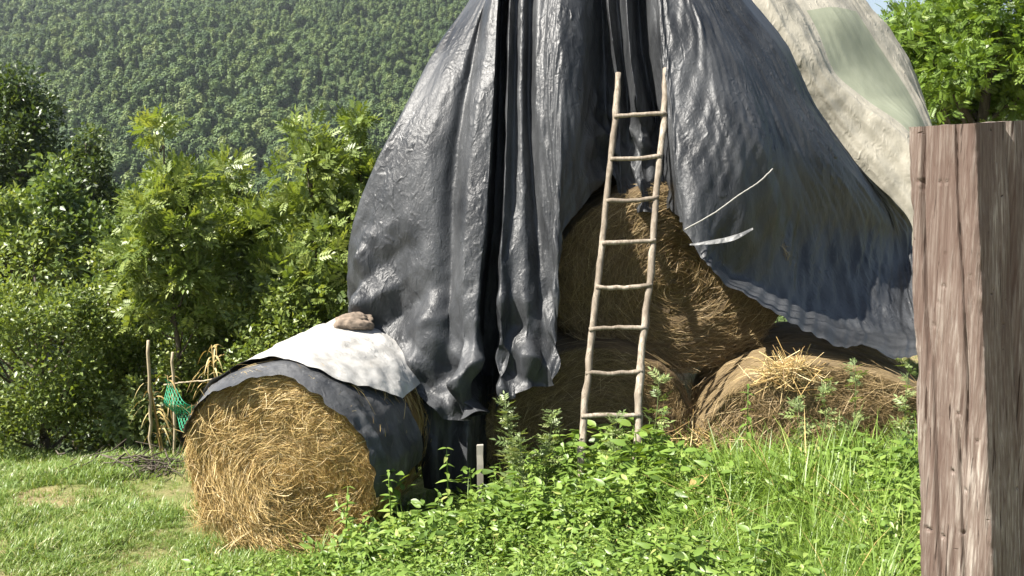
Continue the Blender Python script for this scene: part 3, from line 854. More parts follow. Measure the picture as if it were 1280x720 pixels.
V_, F_ = ribbon([P(503, 560, 6.0), P(512, 546, 5.98), P(519, 552, 5.97), P(521, 592, 5.98)], [.02, .10, .10, .015], (.6, -.3, .74), 42)
obj("torn_corner", new_mesh("torn_corner", rel(V_, tarp), F_, M['small_black']), tarp)

# ------------------------------------------------------------------ cream tarp on the back of the stack
KC = [
    [(880, -200, 7.9), (905, -60, 8.3), (955, 60, 8.35), (1030, 175, 8.3), (1100, 270, 8.2), (1150, 340, 8.0), (1190, 440, 7.9)],
    [(900, -200, 8.1), (930, -60, 8.7), (978, 40, 8.5), (1042, 140, 8.45), (1112, 225, 8.3), (1160, 290, 8.2), (1205, 430, 8.1)],
    [(930, -200, 8.5), (965, -60, 9.3), (1016, 34, 8.9), (1036, 86, 8.7), (1068, 120, 8.65), (1132, 168, 8.5), (1175, 250, 8.4), (1215, 420, 8.3)],
    [(935, -200, 8.55), (972, -60, 9.35), (1022, 36, 8.98), (1042, 86, 8.8), (1076, 119, 8.75), (1138, 165, 8.6), (1180, 250, 8.5), (1220, 420, 8.4)],
    [(965, -200, 9.0), (1000, -60, 9.7), (1055, 30, 9.3), (1082, 80, 9.25), (1112, 118, 9.2), (1150, 160, 9.0), (1190, 250, 8.9), (1230, 420, 8.8)],
    [(985, -200, 9.4), (1030, -60, 10.0), (1084, 36, 9.7), (1110, 76, 9.65), (1136, 116, 9.55), (1157, 160, 9.4), (1197, 250, 9.3), (1240, 420, 9.2)],
    [(990, -200, 9.45), (1036, -60, 10.1), (1087, 32, 9.82), (1113, 72, 9.75), (1139, 112, 9.65), (1160, 158, 9.5), (1199, 250, 9.4), (1242, 420, 9.3)],
    [(1000, -200, 9.8), (1046, -60, 10.3), (1082, 5, 10.1), (1110, 36, 10.1), (1134, 76, 10.0), (1150, 116, 9.9), (1164, 160, 9.8), (1203, 250, 9.7), (1246, 420, 9.6)],
    [(1000, -200, 11.4), (1040, -60, 11.4), (1078, 5, 11.4), (1104, 40, 11.4), (1128, 80, 11.3), (1145, 120, 11.2), (1160, 160, 11.0), (1200, 250, 11), (1244, 420, 11)],
]
KC[0] = [(x - 30, y, d + .5) for x, y, d in KC[0]]
KC[1] = [(x, y, d + .12) for x, y, d in KC[1]]
kc = [[P(c[1][0] + 4, -34, c[1][2] + 1.5)] + [P(q[0] + (12 if q[1] < -30 else 0), max(q[1], -24), q[2]) for q in c[1:]] for c in KC]
Gc, ku, kq = sheet(kc, 300, 240)
Gc = smooth(Gc, 2)
nc = grid_normals(Gc)
if nc[100, 120, 2] < 0: nc = -nc
pc = Gc.reshape(-1, 3)
inpatch = np.interp(np.repeat(kq, 240), [ku[2], ku[3], ku[5], ku[6]], [0, 1, 1, 0])
flc = np.stack([np.repeat(kq, 240) * 16, np.tile(np.linspace(0, 1, 240), 300) * 2.2, np.zeros(300 * 240)], -1)
dc = (fbm(pc * 1.5, 2, 51) * .02 + fbm(flc, 3, 52) * .022 - (np.abs(vnoise(flc * (1.7, 1.5, 1), 53)) - .3) * .02 + fnoise(pc * 11, 54) * .008) * (1 - .75 * inpatch)
Gc = (pc + nc.reshape(-1, 3) * dc[:, None]).reshape(300, 240, 3)
ct = thing("tarp", (2.6, 8.4, gz(2.6, 8.4)), "cream plastic sheet with an olive patch over the far right shoulder of the stack", "tarp")
i0, i1 = int(round(np.interp(ku[3], kq, np.arange(300)))), int(round(np.interp(ku[5], kq, np.arange(300))))
j0 = int(240 * .42)
ff = grid_faces(300, 240).reshape(299, 239, 4)
msk = np.zeros((299, 239), bool); jj0 = int(239 * np.interp(0, [0, 1], [.36, 1]))
msk[i0:i1, int(239 * (.36)):] = True
obj("plastic_sheet", new_mesh("plastic_sheet", rel(Gc.reshape(-1, 3), ct), ff[~msk].reshape(-1, 4), M['cream_tarp']), ct)
pp = obj("patch", new_mesh("patch", rel(Gc.reshape(-1, 3), ct), ff[msk].reshape(-1, 4), M['olive_tarp']), ct, "flat olive patch")

# ------------------------------------------------------------------ sheets over the golden bale
yaw = R_(-14)
def on_bale(th, y, off):
    """a point on the golden bale: th = angle from +x, y along its axis, off = above the surface"""
    x = (.645 + off) * np.cos(th); z = .62 + (.62 + off) * np.sin(th)
    cx, sx_ = math.cos(yaw), math.sin(yaw)
    return np.stack([FB_C[0] + x * cx - y * sx_, FB_C[1] + x * sx_ + y * cx, FB_C[2] - .62 + z], -1)
def bale_sheet(name, th0, th1, y0f, y1, off, nu, nv, seed, amp, drop=None):
    th = np.linspace(th0, th1, nu)
    A, S = np.meshgrid(th, np.linspace(0, 1, nv), indexing='ij')
    y0 = y0f(th)[:, None]
    Y = y0 + (y1 - y0) * S
    o = off + amp * (fbm(np.stack([A.ravel() * 2.2, Y.ravel() * 4, 0 * A.ravel()], -1), 4, seed).reshape(A.shape) * .8 + .6)
    o = o + .012 * creases(A.ravel() * .6, Y.ravel(), 4, 3, 7, 1.4, seed).reshape(A.shape)
    if drop is not None: o = o + drop(A, Y)
    Gq = on_bale(A, Y, o)
    return Gq, A, Y
# black sheet, reaching past the rim
def y0b(t): return -.10 + .05 * vnoise(np.stack([t * 3, 0 * t, 0 * t], -1), 5) + .03 * vnoise(np.stack([t * 9, 0 * t, 0 * t], -1), 6)
def dropb(A, Y): return np.where(Y < 0, -(.35 * np.clip(-Y, 0, 1)) - .01, 0) + .05 * np.clip((.7 - A) / .6, 0, 1) ** 2
Gb, A_, Y_ = bale_sheet("b", R_(-8), R_(163), y0b, .60, .035, 170, 60, 61, .022, dropb)
r2 = tag(obj("tarp", new_mesh("black_sheet", Gb.reshape(-1, 3), grid_faces(170, 60)[:, ::-1], M['small_black'])),
         "worn black plastic strip hanging over the rim of the golden bale", "tarp")
# white sheet over it, from behind
def y0w(t): return .055 + .85 * np.clip((R_(62) - t), 0, 2) ** 1.2 + .05 * vnoise(np.stack([t * 3, 0 * t, 0 * t], -1), 7) + .015 * vnoise(np.stack([t * 11, 0 * t, 0 * t], -1), 8)
Gw, _, _ = bale_sheet("w", R_(30), R_(166), y0w, 1.42, .07, 150, 80, 62, .02)
tag(obj("tarp", new_mesh("white_sheet", Gw.reshape(-1, 3), grid_faces(150, 80)[:, ::-1], M['white_tarp'])),
    "white plastic sheet lying on top of the golden bale under the flat stone", "tarp")
for o_ in (r2,):
    pass
# flat stone
sb = on_bale(np.array([R_(83)]), np.array([1.0]), np.array([.10]))[0]
th_, ph_ = np.meshgrid(np.linspace(0, 2 * np.pi, 60, endpoint=False), np.linspace(.02, np.pi - .02, 36), indexing='ij')
Vs = np.stack([np.cos(th_) * np.sin(ph_), np.sin(th_) * np.sin(ph_), np.cos(ph_)], -1).reshape(-1, 3)
Vs = np.sign(Vs) * np.abs(Vs) ** .8 * (1 + .42 * fnoise(Vs * 1.5, 71) + .16 * fnoise(Vs * 3.4, 72) + .05 * fbm(Vs * 7, 2, 73))[:, None] * np.array((.125, .095, .06))
f_ = grid_faces(60, 36, True)
so = obj("stone", new_mesh("stone", Vs, f_, M['stone'])); so.location = (sb[0], sb[1], sb[2] + .02); so.rotation_euler = (0, .12, .3)
tag(so, "flat brown stone weighing down the white sheet", "stone")

# ------------------------------------------------------------------ ladder
def lad_d(py): return 5.78 + (562 - py) / 475 * .98
lad = thing("ladder", P(760, 640, 5.7), "rustic pole ladder with eight rungs leaning against the stack", "ladder")
def stile(pts, r0, seed):
    r = np.random.default_rng(seed)
    p = np.array([P(x, y, lad_d(y)) for x, y in pts])
    s = np.linspace(0, 1, len(p))
    q = pchip(s, p, np.linspace(0, 1, 44))
    q[1:-1] += r.normal(0, .0025, (42, 3)) + .004 * np.sin(np.linspace(0, 15 + seed, 42))[:, None] * (1, .4, 0)
    mb = MB(); mb.tube(rel(q, lad), r0 * np.interp(np.linspace(0, 1, 44), [0, .6, 1], [1, .9, .82]) * (1 + .06 * r.normal(0, 1, 44) + .22 * (r.random(44) > .9)), 10, rough=.22)
    obj("stile", mb.mesh("stile", M['ladder']), lad)
SL = [(722, 640), (728, 545), (736, 460), (745, 370), (753, 300), (762, 215), (768, 150), (773, 91)]
SR = [(792, 640), (797, 548), (801, 460), (810, 370), (817, 300), (823, 215), (829, 150), (833, 86)]
stile(SL, .025, 1); stile(SR, .0265, 2)
ly = [p[1] for p in SL][::-1]; lx = [p[0] for p in SL][::-1]; rx_ = [p[0] for p in SR][::-1]; ry_ = [p[1] for p in SR][::-1]
for k, (ya, yb) in enumerate([(146, 142), (199, 195), (251, 247), (304, 301), (359, 356), (412, 410), (466, 464), (520, 519)]):
    a_ = P(np.interp(ya, ly, lx) - (4 if k in (5, 6, 7) else 1), ya, lad_d(ya) - .018); b_ = P(np.interp(yb, ry_, rx_) + 3, yb, lad_d(yb) - .018)
    s = np.linspace(0, 1, 9)[:, None]
    q = a_ * (1 - s) + b_ * s + np.random.default_rng(k).normal(0, .0025, (9, 3)) + np.random.default_rng(k + 50).normal(0, .012) * np.sin(s * 3.14) * (0, 0, 1.0)
    mb = MB(); mb.tube(rel(q, lad), 0.0155 * (1 + .06 * np.random.default_rng(k + 9).normal(0, 1, 9)), 8, rough=.12)
    obj("rung", mb.mesh("rung", M['ladder']), lad)

# ------------------------------------------------------------------ the wooden post in front
T1, T2 = P(1219, 154, 2.4), P(1133, 159, 2.56)
B1, B2 = P(1241, 720, 2.36), P(1149, 720, 2.52)
e = np.array((.75, .66, 0)) * .42
top4 = np.array([T2, T1, T1 + e + (0, 0, .012), T2 + e]); bot4 = np.array([B2, B1, B1 + e, B2 + e])
k = 1.0 + 0.75 / (top4[0, 2] - bot4[0, 2])
low4 = top4 + (bot4 - top4) * k
NP, NH = 64, 320
ring = []
for s in range(4):
    for f in np.linspace(0, 1, NP, endpoint=False): ring.append((s, f))
Vp = np.zeros((len(ring), NH, 3))
cen = (top4.mean(0) + low4.mean(0)) / 2
for i, (s, f) in enumerate(ring):
    fe = f
    a_ = top4[s] * (1 - fe) + top4[(s + 1) % 4] * fe; b_ = low4[s] * (1 - fe) + low4[(s + 1) % 4] * fe
    h = np.linspace(0, 1, NH)[:, None]
    Vp[i] = a_ * (1 - h) + b_ * h
    # worn arrises
    edge = min(f, 1 - f)
    w_ = .006 * max(0, 1 - edge * 14)
    cc_ = (top4.mean(0) * (1 - h) + low4.mean(0) * h)
    dv_ = cc_ - Vp[i]; Vp[i] += dv_ / np.linalg.norm(dv_, axis=1)[:, None] * w_
q = Vp.reshape(-1, 3)
outw = q - np.repeat((top4.mean(0)[None] * (1 - np.linspace(0, 1, NH)[:, None]) + low4.mean(0)[None] * np.linspace(0, 1, NH)[:, None])[None], len(ring), 0).reshape(-1, 3)
outw[:, 2] = 0; outw /= np.linalg.norm(outw, axis=1)[:, None]
grain = fbm(q * (60, 60, 3), 3, 81) * .0022 + fbm(q * (18, 18, 2.0), 3, 82) * .004
gouge = -np.clip(fbm(q * (34, 34, 46), 2, 83) - .98, 0, 1) * .03
cr_ = np.zeros(len(q))
hh_ = np.tile(np.linspace(0, 1, NH), len(ring)); pos_ = np.repeat([s + f for s, f in ring], NH)
for cp_, h0, h1, dp, wd_ in ((.22, 0, .34, .012, .022), (.30, .30, .8, .010, .02), (3.70, 0, .55, .012, .02), (3.42, .2, 1, .012, .02), (3.55, .45, .9, .008, .018), (.75, 0, .5, .009, .02), (.64, .4, 1, .010, .02)):
    c0_ = cp_ + .03 * vnoise(np.stack([hh_ * 9, hh_ * 0 + cp_ * 7, hh_ * 0], -1), 85)
    fade = np.clip((hh_ - h0) / .04 + (h0 == 0), 0, 1) * np.clip((h1 - hh_) / .08, 0, 1)
    cr_ -= 1.5 * dp * np.exp(-((pos_ - c0_) / wd_) ** 2) * fade
edge_ = np.abs(pos_ - np.round(pos_))
cr_ -= np.clip(1 - edge_ / .10, 0, 1) * np.clip(fbm(q * (9, 9, 14), 3, 86) * .5 + .1, 0, 1) * .011
gouge = gouge + cr_
gap_ = np.array([-.022 * math.exp(-((f - .52) / .035) ** 2) if s == 1 else 0 for s, f in ring])   # the long crack in the side
q = q + outw * (grain + gouge + np.repeat(gap_, NH))[:, None]
Vp = q.reshape(len(ring), NH, 3)
post = thing("wooden_post", low4.mean(0), "thick weathered square wooden post close to the camera", "post")
tc = Vp[:, 0].mean(0)
cap = []
for f in np.linspace(0, 1, 14): cap.append(Vp[:, 0] * (1 - f) + tc * f)
cap = np.array(cap).transpose(1, 0, 2)
cap[..., 2] += (fbm(cap.reshape(-1, 3) * 25, 3, 84) * .003).reshape(cap.shape[:2]) * np.linspace(0, 1, 14)[None].clip(0, .3) * 3
mb = MB(); mb.add(rel(Vp.reshape(-1, 3), post), grid_faces(len(ring), NH, True), .5)
mb.add(rel(cap.reshape(-1, 3), post), grid_faces(len(ring), 14, True)[:, ::-1], .5)
obj("timber", mb.mesh("timber", M['post'], True), post)

# ------------------------------------------------------------------ ropes, stakes, net
def rope(name, pts, r0, mat, label, cat, n=40, jit=.003, seed=0):
    p = np.array(pts); q = pchip(np.linspace(0, 1, len(p)), p, np.linspace(0, 1, n))
    q[1:-1] += np.random.default_rng(seed).normal(0, jit, (n - 2, 3))
    mb = MB(); mb.tube(q, r0, 6)
    return tag(obj(name, mb.mesh(name, mat)), label, cat)
rope("rope", [P(856, 287, 6.10), P(890, 268, 6.14), P(925, 243, 6.22), P(948, 228, 6.26), P(966, 211, 6.34)], .005, M['rope'], "pale rope pulled slantwise across the right half of the black tarp", "rope", seed=1, jit=.0008)
rope("cord", [P(478, 438, 6.22), P(483, 462, 6.12), P(497, 490, 6.02), P(512, 512, 5.98), P(519, 545, 5.98), P(522, 590, 6.0)], .006, M['cord'], "thin dark cord hanging past the bunched hem of the black tarp", "cord", seed=2)

def board(name, a, b, wx, wy, mat, label, cat, group=None):
    a = np.array(a); b = np.array(b)
    mb = MB(); s = np.linspace(0, 1, 8)[:, None]
    q = a * (1 - s) + b * s
    V = []
    for p in q:
        V += [p + (-wx, -wy, 0), p + (wx, -wy, 0), p + (wx, wy, 0), p + (-wx, wy, 0)]
    V = np.array(V) + np.random.default_rng(5).normal(0, .0015, (len(V), 3))
    I = np.arange(7)[:, None] * 4; J = np.arange(4)[None]; J2 = (J + 1) % 4
    F = np.stack([(I + J).ravel(), (I + J2).ravel(), (I + 4 + J2).ravel(), (I + 4 + J).ravel()], -1)
    mb.add(V, np.vstack([F, [(3, 2, 1, 0), (28, 29, 30, 31)]]))
    return tag(obj(name, mb.mesh(name, mat, False)), label, cat, group)
board("wooden_peg", P(600, 556, 5.95), P(601, 640, 5.95), .022, .012, M['pale_wood'], "short pale wooden peg at the foot of the black tarp", "peg")

def stake(px, top, bot, d, r0, label, lean=0, seed=0):
    a = P(px, top, d); b = P(px + lean, bot, d); b[2] = gz(b[0], d) - .1
    s = np.linspace(0, 1, 12)[:, None]
    q = a * (1 - s) + b * s + np.random.default_rng(seed).normal(0, .006, (12, 3))
    mb = MB(); mb.tube(q, r0, 8, rough=.15)
    return tag(obj("stake", mb.mesh("stake", M['stake'])), label, "stake", "stakes of the garden fence")
stake(185, 426, 548, 8.3, .015, "pale thin stake standing alone left of the green net", 3, 1)
stake(216, 440, 560, 8.3, .014, "brownish thin stake that the green net hangs from", 2, 2)
rope("rail", [P(205, 481, 8.28), P(232, 478, 8.28), P(262, 475, 8.28), P(296, 472, 8.28)], .008, M['stake'], "thin pole tied level between stake and bale behind the green net", "pole", seed=3)
# net: knotted strands hanging in a slack triangle
mbn = MB()
na, nb = 13, 10
def netp(u, v):
    top_ = P(204 + 10 * u, 473 + 12 * u, 8.2); bot_ = P(222 + 24 * u, 492 + 40 * u, 8.05 - .1 * u)
    top2, bot2 = P(206, 474, 8.22), P(218, 512, 8.12)
    e0 = P(206, 474, 8.22) * (1 - u) + P(258, 515, 8.12) * u
    e1 = P(208, 502, 8.2) * (1 - u) + P(240, 545, 8.05) * u
    p = e0 * (1 - v) + e1 * v
    p = p + np.array((0, .05 * math.sin(u * 9 + v * 5), -.05 * math.sin(math.pi * u)))
    return p
for u in np.linspace(0, 1, 15): mbn.tube([netp(u, v) for v in np.linspace(0, 1, 8)], .0032, 4, cap=False)
for v in np.linspace(0, 1, 9): mbn.tube([netp(u, v) for u in np.linspace(0, 1, 16)], .0032, 4, cap=False)
tag(obj("garden_net", mbn.mesh("garden_net", M['net'])), "bright green plastic net hanging slack by the stakes", "net")

# dry stalks
def dry_plant(px, bot, top, d, label, seed, n=5, spread=.12):
    r = np.random.default_rng(seed)
    b = P(px, bot, d); b[2] = gz(b[0], d); H = P(px, top, d)[2] - b[2]
    root = thing("dry_maize", b, label, "dry plant", "dry stalks by the fence")
    ms, ml = MB(), MB()
    for _ in range(n):
        o = r.normal(0, spread, 3) * (1, .6, 0); tip = o + (r.normal(0, .06), r.normal(0, .06), H * r.uniform(.75, 1))
        s = np.linspace(0, 1, 6)[:, None]
        pth = o * (1 - s) + tip * s
        ms.tube(pth, np.linspace(.009, .004, 6), 6)
        for _k in range(11):
            f = r.uniform(.25, 1); p0 = o * (1 - f) + tip * f; a = r.uniform(0, 6.28); L = r.uniform(.15, .32)
            s5 = np.linspace(0, 1, 6)
            q = p0 + np.stack([np.cos(a) * L * s5 * .8, np.sin(a) * L * s5 * .8, L * (.7 * s5 - 1.2 * s5 ** 2)], -1)
            wv = np.array((-np.sin(a), np.cos(a), .3)) * .008
            wd = np.array((.5, 1, 1, .8, .5, .1))[:, None]
            V = np.concatenate([q - wv * wd, q + wv * wd]); i = np.arange(5)
            ml.add(V, np.stack([i, i + 1, i + 7, i + 6], -1))
    obj("stalks", ms.mesh("stalks", M['dry']), root); obj("leaves", ml.mesh("leaves", M['dry']), root)
dry_plant(272, 500, 425, 8.4, "dry yellow plant behind the covered bale right of the green net", 1, 4, .08)
dry_plant(204, 545, 462, 8.35, "dry yellow plant between the two thin stakes", 2, 3, .06)

# brushwood heap
hp = P(172, 572, 7.7); hp[2] = gz(hp[0], hp[1])
mbh = MB(); r = np.random.default_rng(91)
for _ in range(120):
    c_ = r.normal(0, 1, 3) * (.30, .18, 0) ; c_[2] = abs(r.normal(0, .055)) + .01
    a = r.uniform(0, 6.28); L = r.uniform(.12, .5); dz = r.normal(0, .12)
    dr = np.array((np.cos(a), np.sin(a), dz)) * L / 2
    q = np.array([c_ - dr, c_ + r.normal(0, .02, 3), c_ + dr]); q[:, 2] = np.maximum(q[:, 2], .0)
    mbh.tube(q, np.array((1, .9, .5)) * r.uniform(.003, .010), 5)
o = obj("brushwood_heap", mbh.mesh("brushwood_heap", M['bark'])); o.location = tuple(hp)
tag(o, "low heap of dead twigs on the lawn before the shrubs", "brushwood")

# loose straw clumps
def straw_clump(c, label, n, sx_, sz_, mat, seed):
    r = np.random.default_rng(seed); mb = MB()
    for _ in range(n):
        p = r.normal(0, 1, 3) * (sx_, sx_ * .5, sz_); a = r.uniform(0, 6.28); L = r.uniform(.1, .32)
        dr = np.array((np.cos(a), np.sin(a) * .7 - .2, r.normal(-.1, .5))) * L / 2
        q = np.array([p - dr, p + r.normal(0, .02, 3), p + dr])
        wv = np.cross(dr, r.normal(0, 1, 3)); wv /= np.linalg.norm(wv); wv *= r.uniform(.001, .0024)
        mb.add(np.vstack([q - wv, q + wv]), np.array([(0, 1, 4, 3), (1, 2, 5, 4)]))
    o = obj("straw_clump", mb.mesh("straw_clump", mat)); o.location = tuple(c)
    return tag(o, label, "straw", "tufts of loose straw")
straw_clump(P(985, 466, 5.98), "pale tuft of loose straw on top of the sunlit bottom bale", 380, .085, .04, M['straw'], 1)
straw_clump(P(892, 552, 6.15), "straw fallen at the foot of the gap between the two bottom bales", 350, .11, .05, M['straw'], 2)


# ------------------------------------------------------------------ weeds, grass
def nettle_proto(seed):
    r = np.random.default_rng(seed); mb = MB()
    for s_ in range(3):
        o = r.normal(0, .05, 3) * (1, 1, 0); H = r.uniform(.7, 1.0); lean = r.normal(0, .14, 2)
        top_ = o + (lean[0], lean[1], H)
        s = np.linspace(0, 1, 5)[:, None]
        path = o * (1 - s) + top_ * s; mb.tube(path, np.linspace(.008, .004, 5), 5, .35, cap=False)
        k = 12
        T, Nn, Dd, S = [], [], [], []
        for j in range(k):
            f = .28 + .70 * j / (k - 1); p0 = o * (1 - f) + top_ * f; a0 = (j % 2) * math.pi / 2 + r.normal(0, .3)
            for sd in (0, math.pi):
                a = a0 + sd
                T.append(p0); Dd.append((math.cos(a), math.sin(a), r.uniform(-.35, .25))); Nn.append((r.normal(0, .5), r.normal(0, .5), 1))
                S.append(r.uniform(.12, .18) * (1 - .5 * max(0, f - .6) / .4))
        V, F, q = stamp(*nleaf, frames(np.array(Dd), np.array(Nn)), np.array(T), np.array(S), r.random(len(T)))
        mb.add(V, F, q)
    return mb.mesh("nettle", M['nettle'])
def toothed():
    ys = np.array((0, .12, .3, .5, .7, .86, 1)); ws = np.array((.02, .14, .20, .175, .115, .055, 0.0))
    V, F = [], []
    for y, w_ in zip(ys, ws): V += [(-w_, y, .25 * w_ - .16 * y * y), (0, y, -.16 * y * y), (w_, y, .25 * w_ - .16 * y * y)]
    for i in range(6): F += [(3 * i, 3 * i + 1, 3 * i + 4, 3 * i + 3), (3 * i + 1, 3 * i + 2, 3 * i + 5, 3 * i + 4)]
    return np.array(V), np.array(F)
nleaf = toothed()
def blade(mb, o, a, L, w_, bend, r, rnd=None, k=5):
    s = np.linspace(0, 1, k)
    q = o + np.stack([np.cos(a) * L * bend * s ** 2, np.sin(a) * L * bend * s ** 2, L * (s - .45 * bend * s ** 2.2)], -1)
    wv = np.array((-np.sin(a), np.cos(a), 0)) * w_
    wd = np.array([1, .95, .8, .5, .05])[:k, None] if k == 5 else np.linspace(1, .05, k)[:, None]
    i = np.arange(k - 1)
    mb.add(np.concatenate([q - wv * wd, q + wv * wd]), np.stack([i, i + 1, i + 1 + k, i + k], -1), r.random() if rnd is None else rnd)
def grass_proto(seed, n, L, w_, spread, mat, bend=(.2, .9)):
    r = np.random.default_rng(seed); mb = MB()
    for _ in range(n):
        o = r.normal(0, spread, 3) * (1, 1, 0)
        blade(mb, o, r.uniform(0, 6.28), r.uniform(.5, 1) * L, w_ * r.uniform(.7, 1.3), r.uniform(*bend), r)
    return mb.mesh("grass", mat)
def herb_proto(seed):
    r = np.random.default_rng(seed); mb = MB()
    n = 44
    a = r.uniform(0, 6.28, n); z = r.uniform(.15, .95, n)
    T = np.stack([np.cos(a) * .14 * r.random(n), np.sin(a) * .14 * r.random(n), z], -1)
    D = np.stack([np.cos(a), np.sin(a), r.uniform(-.3, .5, n)], -1); Nn = r.normal(0, .6, (n, 3)) + (0, 0, 1)
    V, F, q = stamp(*nleaf, frames(D, Nn), T, r.uniform(.09, .17, n), r.random(n)); mb.add(V, F, q)
    for k in range(5): mb.tube([(0, 0, 0), T[k] * .6, T[k]], .006, 4, .3, cap=False)
    return mb.mesh("herb", M['nettle'])

def weed_zone(x, y):
    edge = -1.55 + (y - 4.5) * .95
    return np.clip((x - edge) / .35, 0, 1)
wp = [nettle_proto(200 + k) for k in range(4)] + [herb_proto(220 + k) for k in range(3)]
n = 12500
x = rng.uniform(-1.9, 4.6, n); y = rng.uniform(2.3, 6.15, n)
q3 = np.stack([x, y, 0 * x], -1)
dens = weed_zone(x, y) * (.55 + .6 * vnoise(q3 * 1.1, 91)) * np.interp(x + .7 * vnoise(q3 * 1.6 + 3, 99), [.2, 1.7], [1.0, .38])
ok = rng.random(n) < dens
ok &= ~((np.hypot(x - FB_C[0] - .1, y - FB_C[1] - .6) < .85))
x, y = x[ok], y[ok]; n = len(x)
hgt = rng.uniform(.24, .44, n) * np.interp(y, [3, 5, 6], [.85, 1.2, 1.5]) * np.where(x > 1.0, 1.05, 1) * (1 + .35 * vnoise(np.stack([x, y, 0 * x], -1) * 1.4, 93)) * np.where(x < -.9, .9, 1)
scatter("weeds", wp, np.stack([x, y, ground_z(x, y) - .02], -1), np.stack([rng.normal(0, .12, n), rng.normal(0, .12, n), rng.uniform(0, 6.28, n)], -1),
        hgt, rng.integers(0, 7, n), "dense low nettles and weeds in front of the stack", "weeds")
gp = [grass_proto(240 + k, 30, 1.0, .0085, .07, M['grass']) for k in range(4)] + [grass_proto(250, 7, 1.25, .006, .09, M['dry'], (.3, 1.2))]
n = 6800
x = rng.uniform(-1.9, 4.6, n); y = rng.uniform(2.3, 6.2, n)
q3 = np.stack([x, y, 0 * x], -1)
dens = weed_zone(x, y) * np.clip(.42 + .9 * vnoise(q3 * 1.1 + 5, 95) + np.clip((x + .8 * vnoise(q3 * 1.6 + 3, 99) - .6) * .7, -.3, .7), .1, 1)
ok = rng.random(n) < dens
ok &= ~((np.hypot(x - FB_C[0] - .1, y - FB_C[1] - .6) < .8))
x, y = x[ok], y[ok]; n = len(x)
scatter("tall_grass", gp, np.stack([x, y, ground_z(x, y) - .02], -1), np.stack([rng.normal(0, .15, n), rng.normal(0, .15, n), rng.uniform(0, 6.28, n)], -1),
        rng.uniform(.22, .52, n) * np.interp(y, [3, 5, 6], [.8, 1.15, 1.4]) * np.interp(x, [.3, 1.6], [.92, 1.3]), np.where(rng.random(n) < .09, 4, rng.integers(0, 4, n)), "bright green tall grass among the weeds", "grass")
lp = [grass_proto(260 + k, 16, 1.0, .030, .35, M['lawn'], (.3, 1.1)) for k in range(4)]
n = 50000
x = rng.uniform(-5.2, .2, n); y = rng.uniform(3.6, 8.8, n)
k_ = n // 5; x[:k_] = rng.uniform(2.2, 8.5, k_); y[:k_] = rng.uniform(3.0, 13, k_)
q3 = np.stack([x, y, 0 * x], -1)
bare = fbm(q3 * (1.1, 1.6, 1), 3, 97)
ok = rng.random(n) < np.clip(.9 - np.clip(bare - .06, 0, 1) * 3.2, .10, 1) * (1 - .8 * weed_zone(x, y) * (y < 6.2))
x, y = x[ok], y[ok]; n = len(x)
scatter("lawn_grass", lp, np.stack([x, y, ground_z(x, y) - .005], -1), np.stack([rng.normal(0, .1, n), rng.normal(0, .1, n), rng.uniform(0, 6.28, n)], -1),
        rng.uniform(.035, .10, n) * (1 + .5 * (y > 7.3)) * (1 + .5 * vnoise(np.stack([x, y, 0 * x], -1) * 2.5, 98)), rng.integers(0, 4, n), "short sunlit grass of the lawn with bare patches", "grass")

# single tall weeds
def mugwort(px, top, bot, d, label, seed, lean=0.0, fluffy=1.0, name="mugwort"):
    r = np.random.default_rng(seed)
    b = P(px, bot, d); b[2] = gz(b[0], d); tpz = P(px + lean, top, d)
    root = thing(name, b, label, "weed", "tall weeds before the stack")
    H = tpz - b
    s = np.linspace(0, 1, 10)[:, None]
    path = H * s + np.stack([.03 * np.sin(s[:, 0] * 4 + seed), 0 * s[:, 0], 0 * s[:, 0]], -1)
    ms = MB(); ms.tube(path, np.linspace(.006, .002, 10), 6, .4)
    obj("stem", ms.mesh("stem", M['mug']), root)
    n = int(70 * fluffy)
    f = r.uniform(.25, 1, n)
    T = np.stack([np.interp(f, s[:, 0], path[:, i]) for i in range(3)], -1)
    a = r.uniform(0, 6.28, n)
    D = np.stack([np.cos(a), np.sin(a), r.uniform(.1, .9, n)], -1); Nn = r.normal(0, .4, (n, 3)) + (0, 0, 1)
    V, F, q = stamp(*spray_t(3, .5, .34), frames(D, Nn), T, r.uniform(.06, .15, n) * (1.15 - .6 * f), r.random(n))
    mb = MB(); mb.add(V, F, q)
    obj("leaves", mb.mesh("leaves", M['mug']), root)
mugwort(655, 500, 610, 5.6, "feathery weed arching left, tallest beneath the hanging tarp panel", 1, -18, 1.5)
mugwort(690, 512, 600, 5.7, "feathery weed standing between hanging tarp panel and the ladder", 2, 4, 1.3)
mugwort(668, 540, 615, 5.5, "short feathery weed below the hanging tarp panel", 3, -22, 1.2)
mugwort(815, 470, 590, 5.6, "thin weed standing just right of the ladder foot", 4, 3, .7)
mugwort(1062, 450, 560, 5.7, "tall thin flowering weed before the sunlit bottom bale", 5, 4, .8)
mugwort(1036, 475, 560, 5.7, "shorter thin weed left of the tall flowering weed", 6, -6, .7)
mugwort(1000, 495, 560, 5.6, "small weed standing before the tuft of bright straw", 7, 3, .8)
mugwort(1138, 455, 560, 5.4, "weed standing right against the edge of the wooden post", 8, 2, .9)
mugwort(775, 520, 590, 5.5, "short weed between the feet of the ladder", 9, -6, .8)
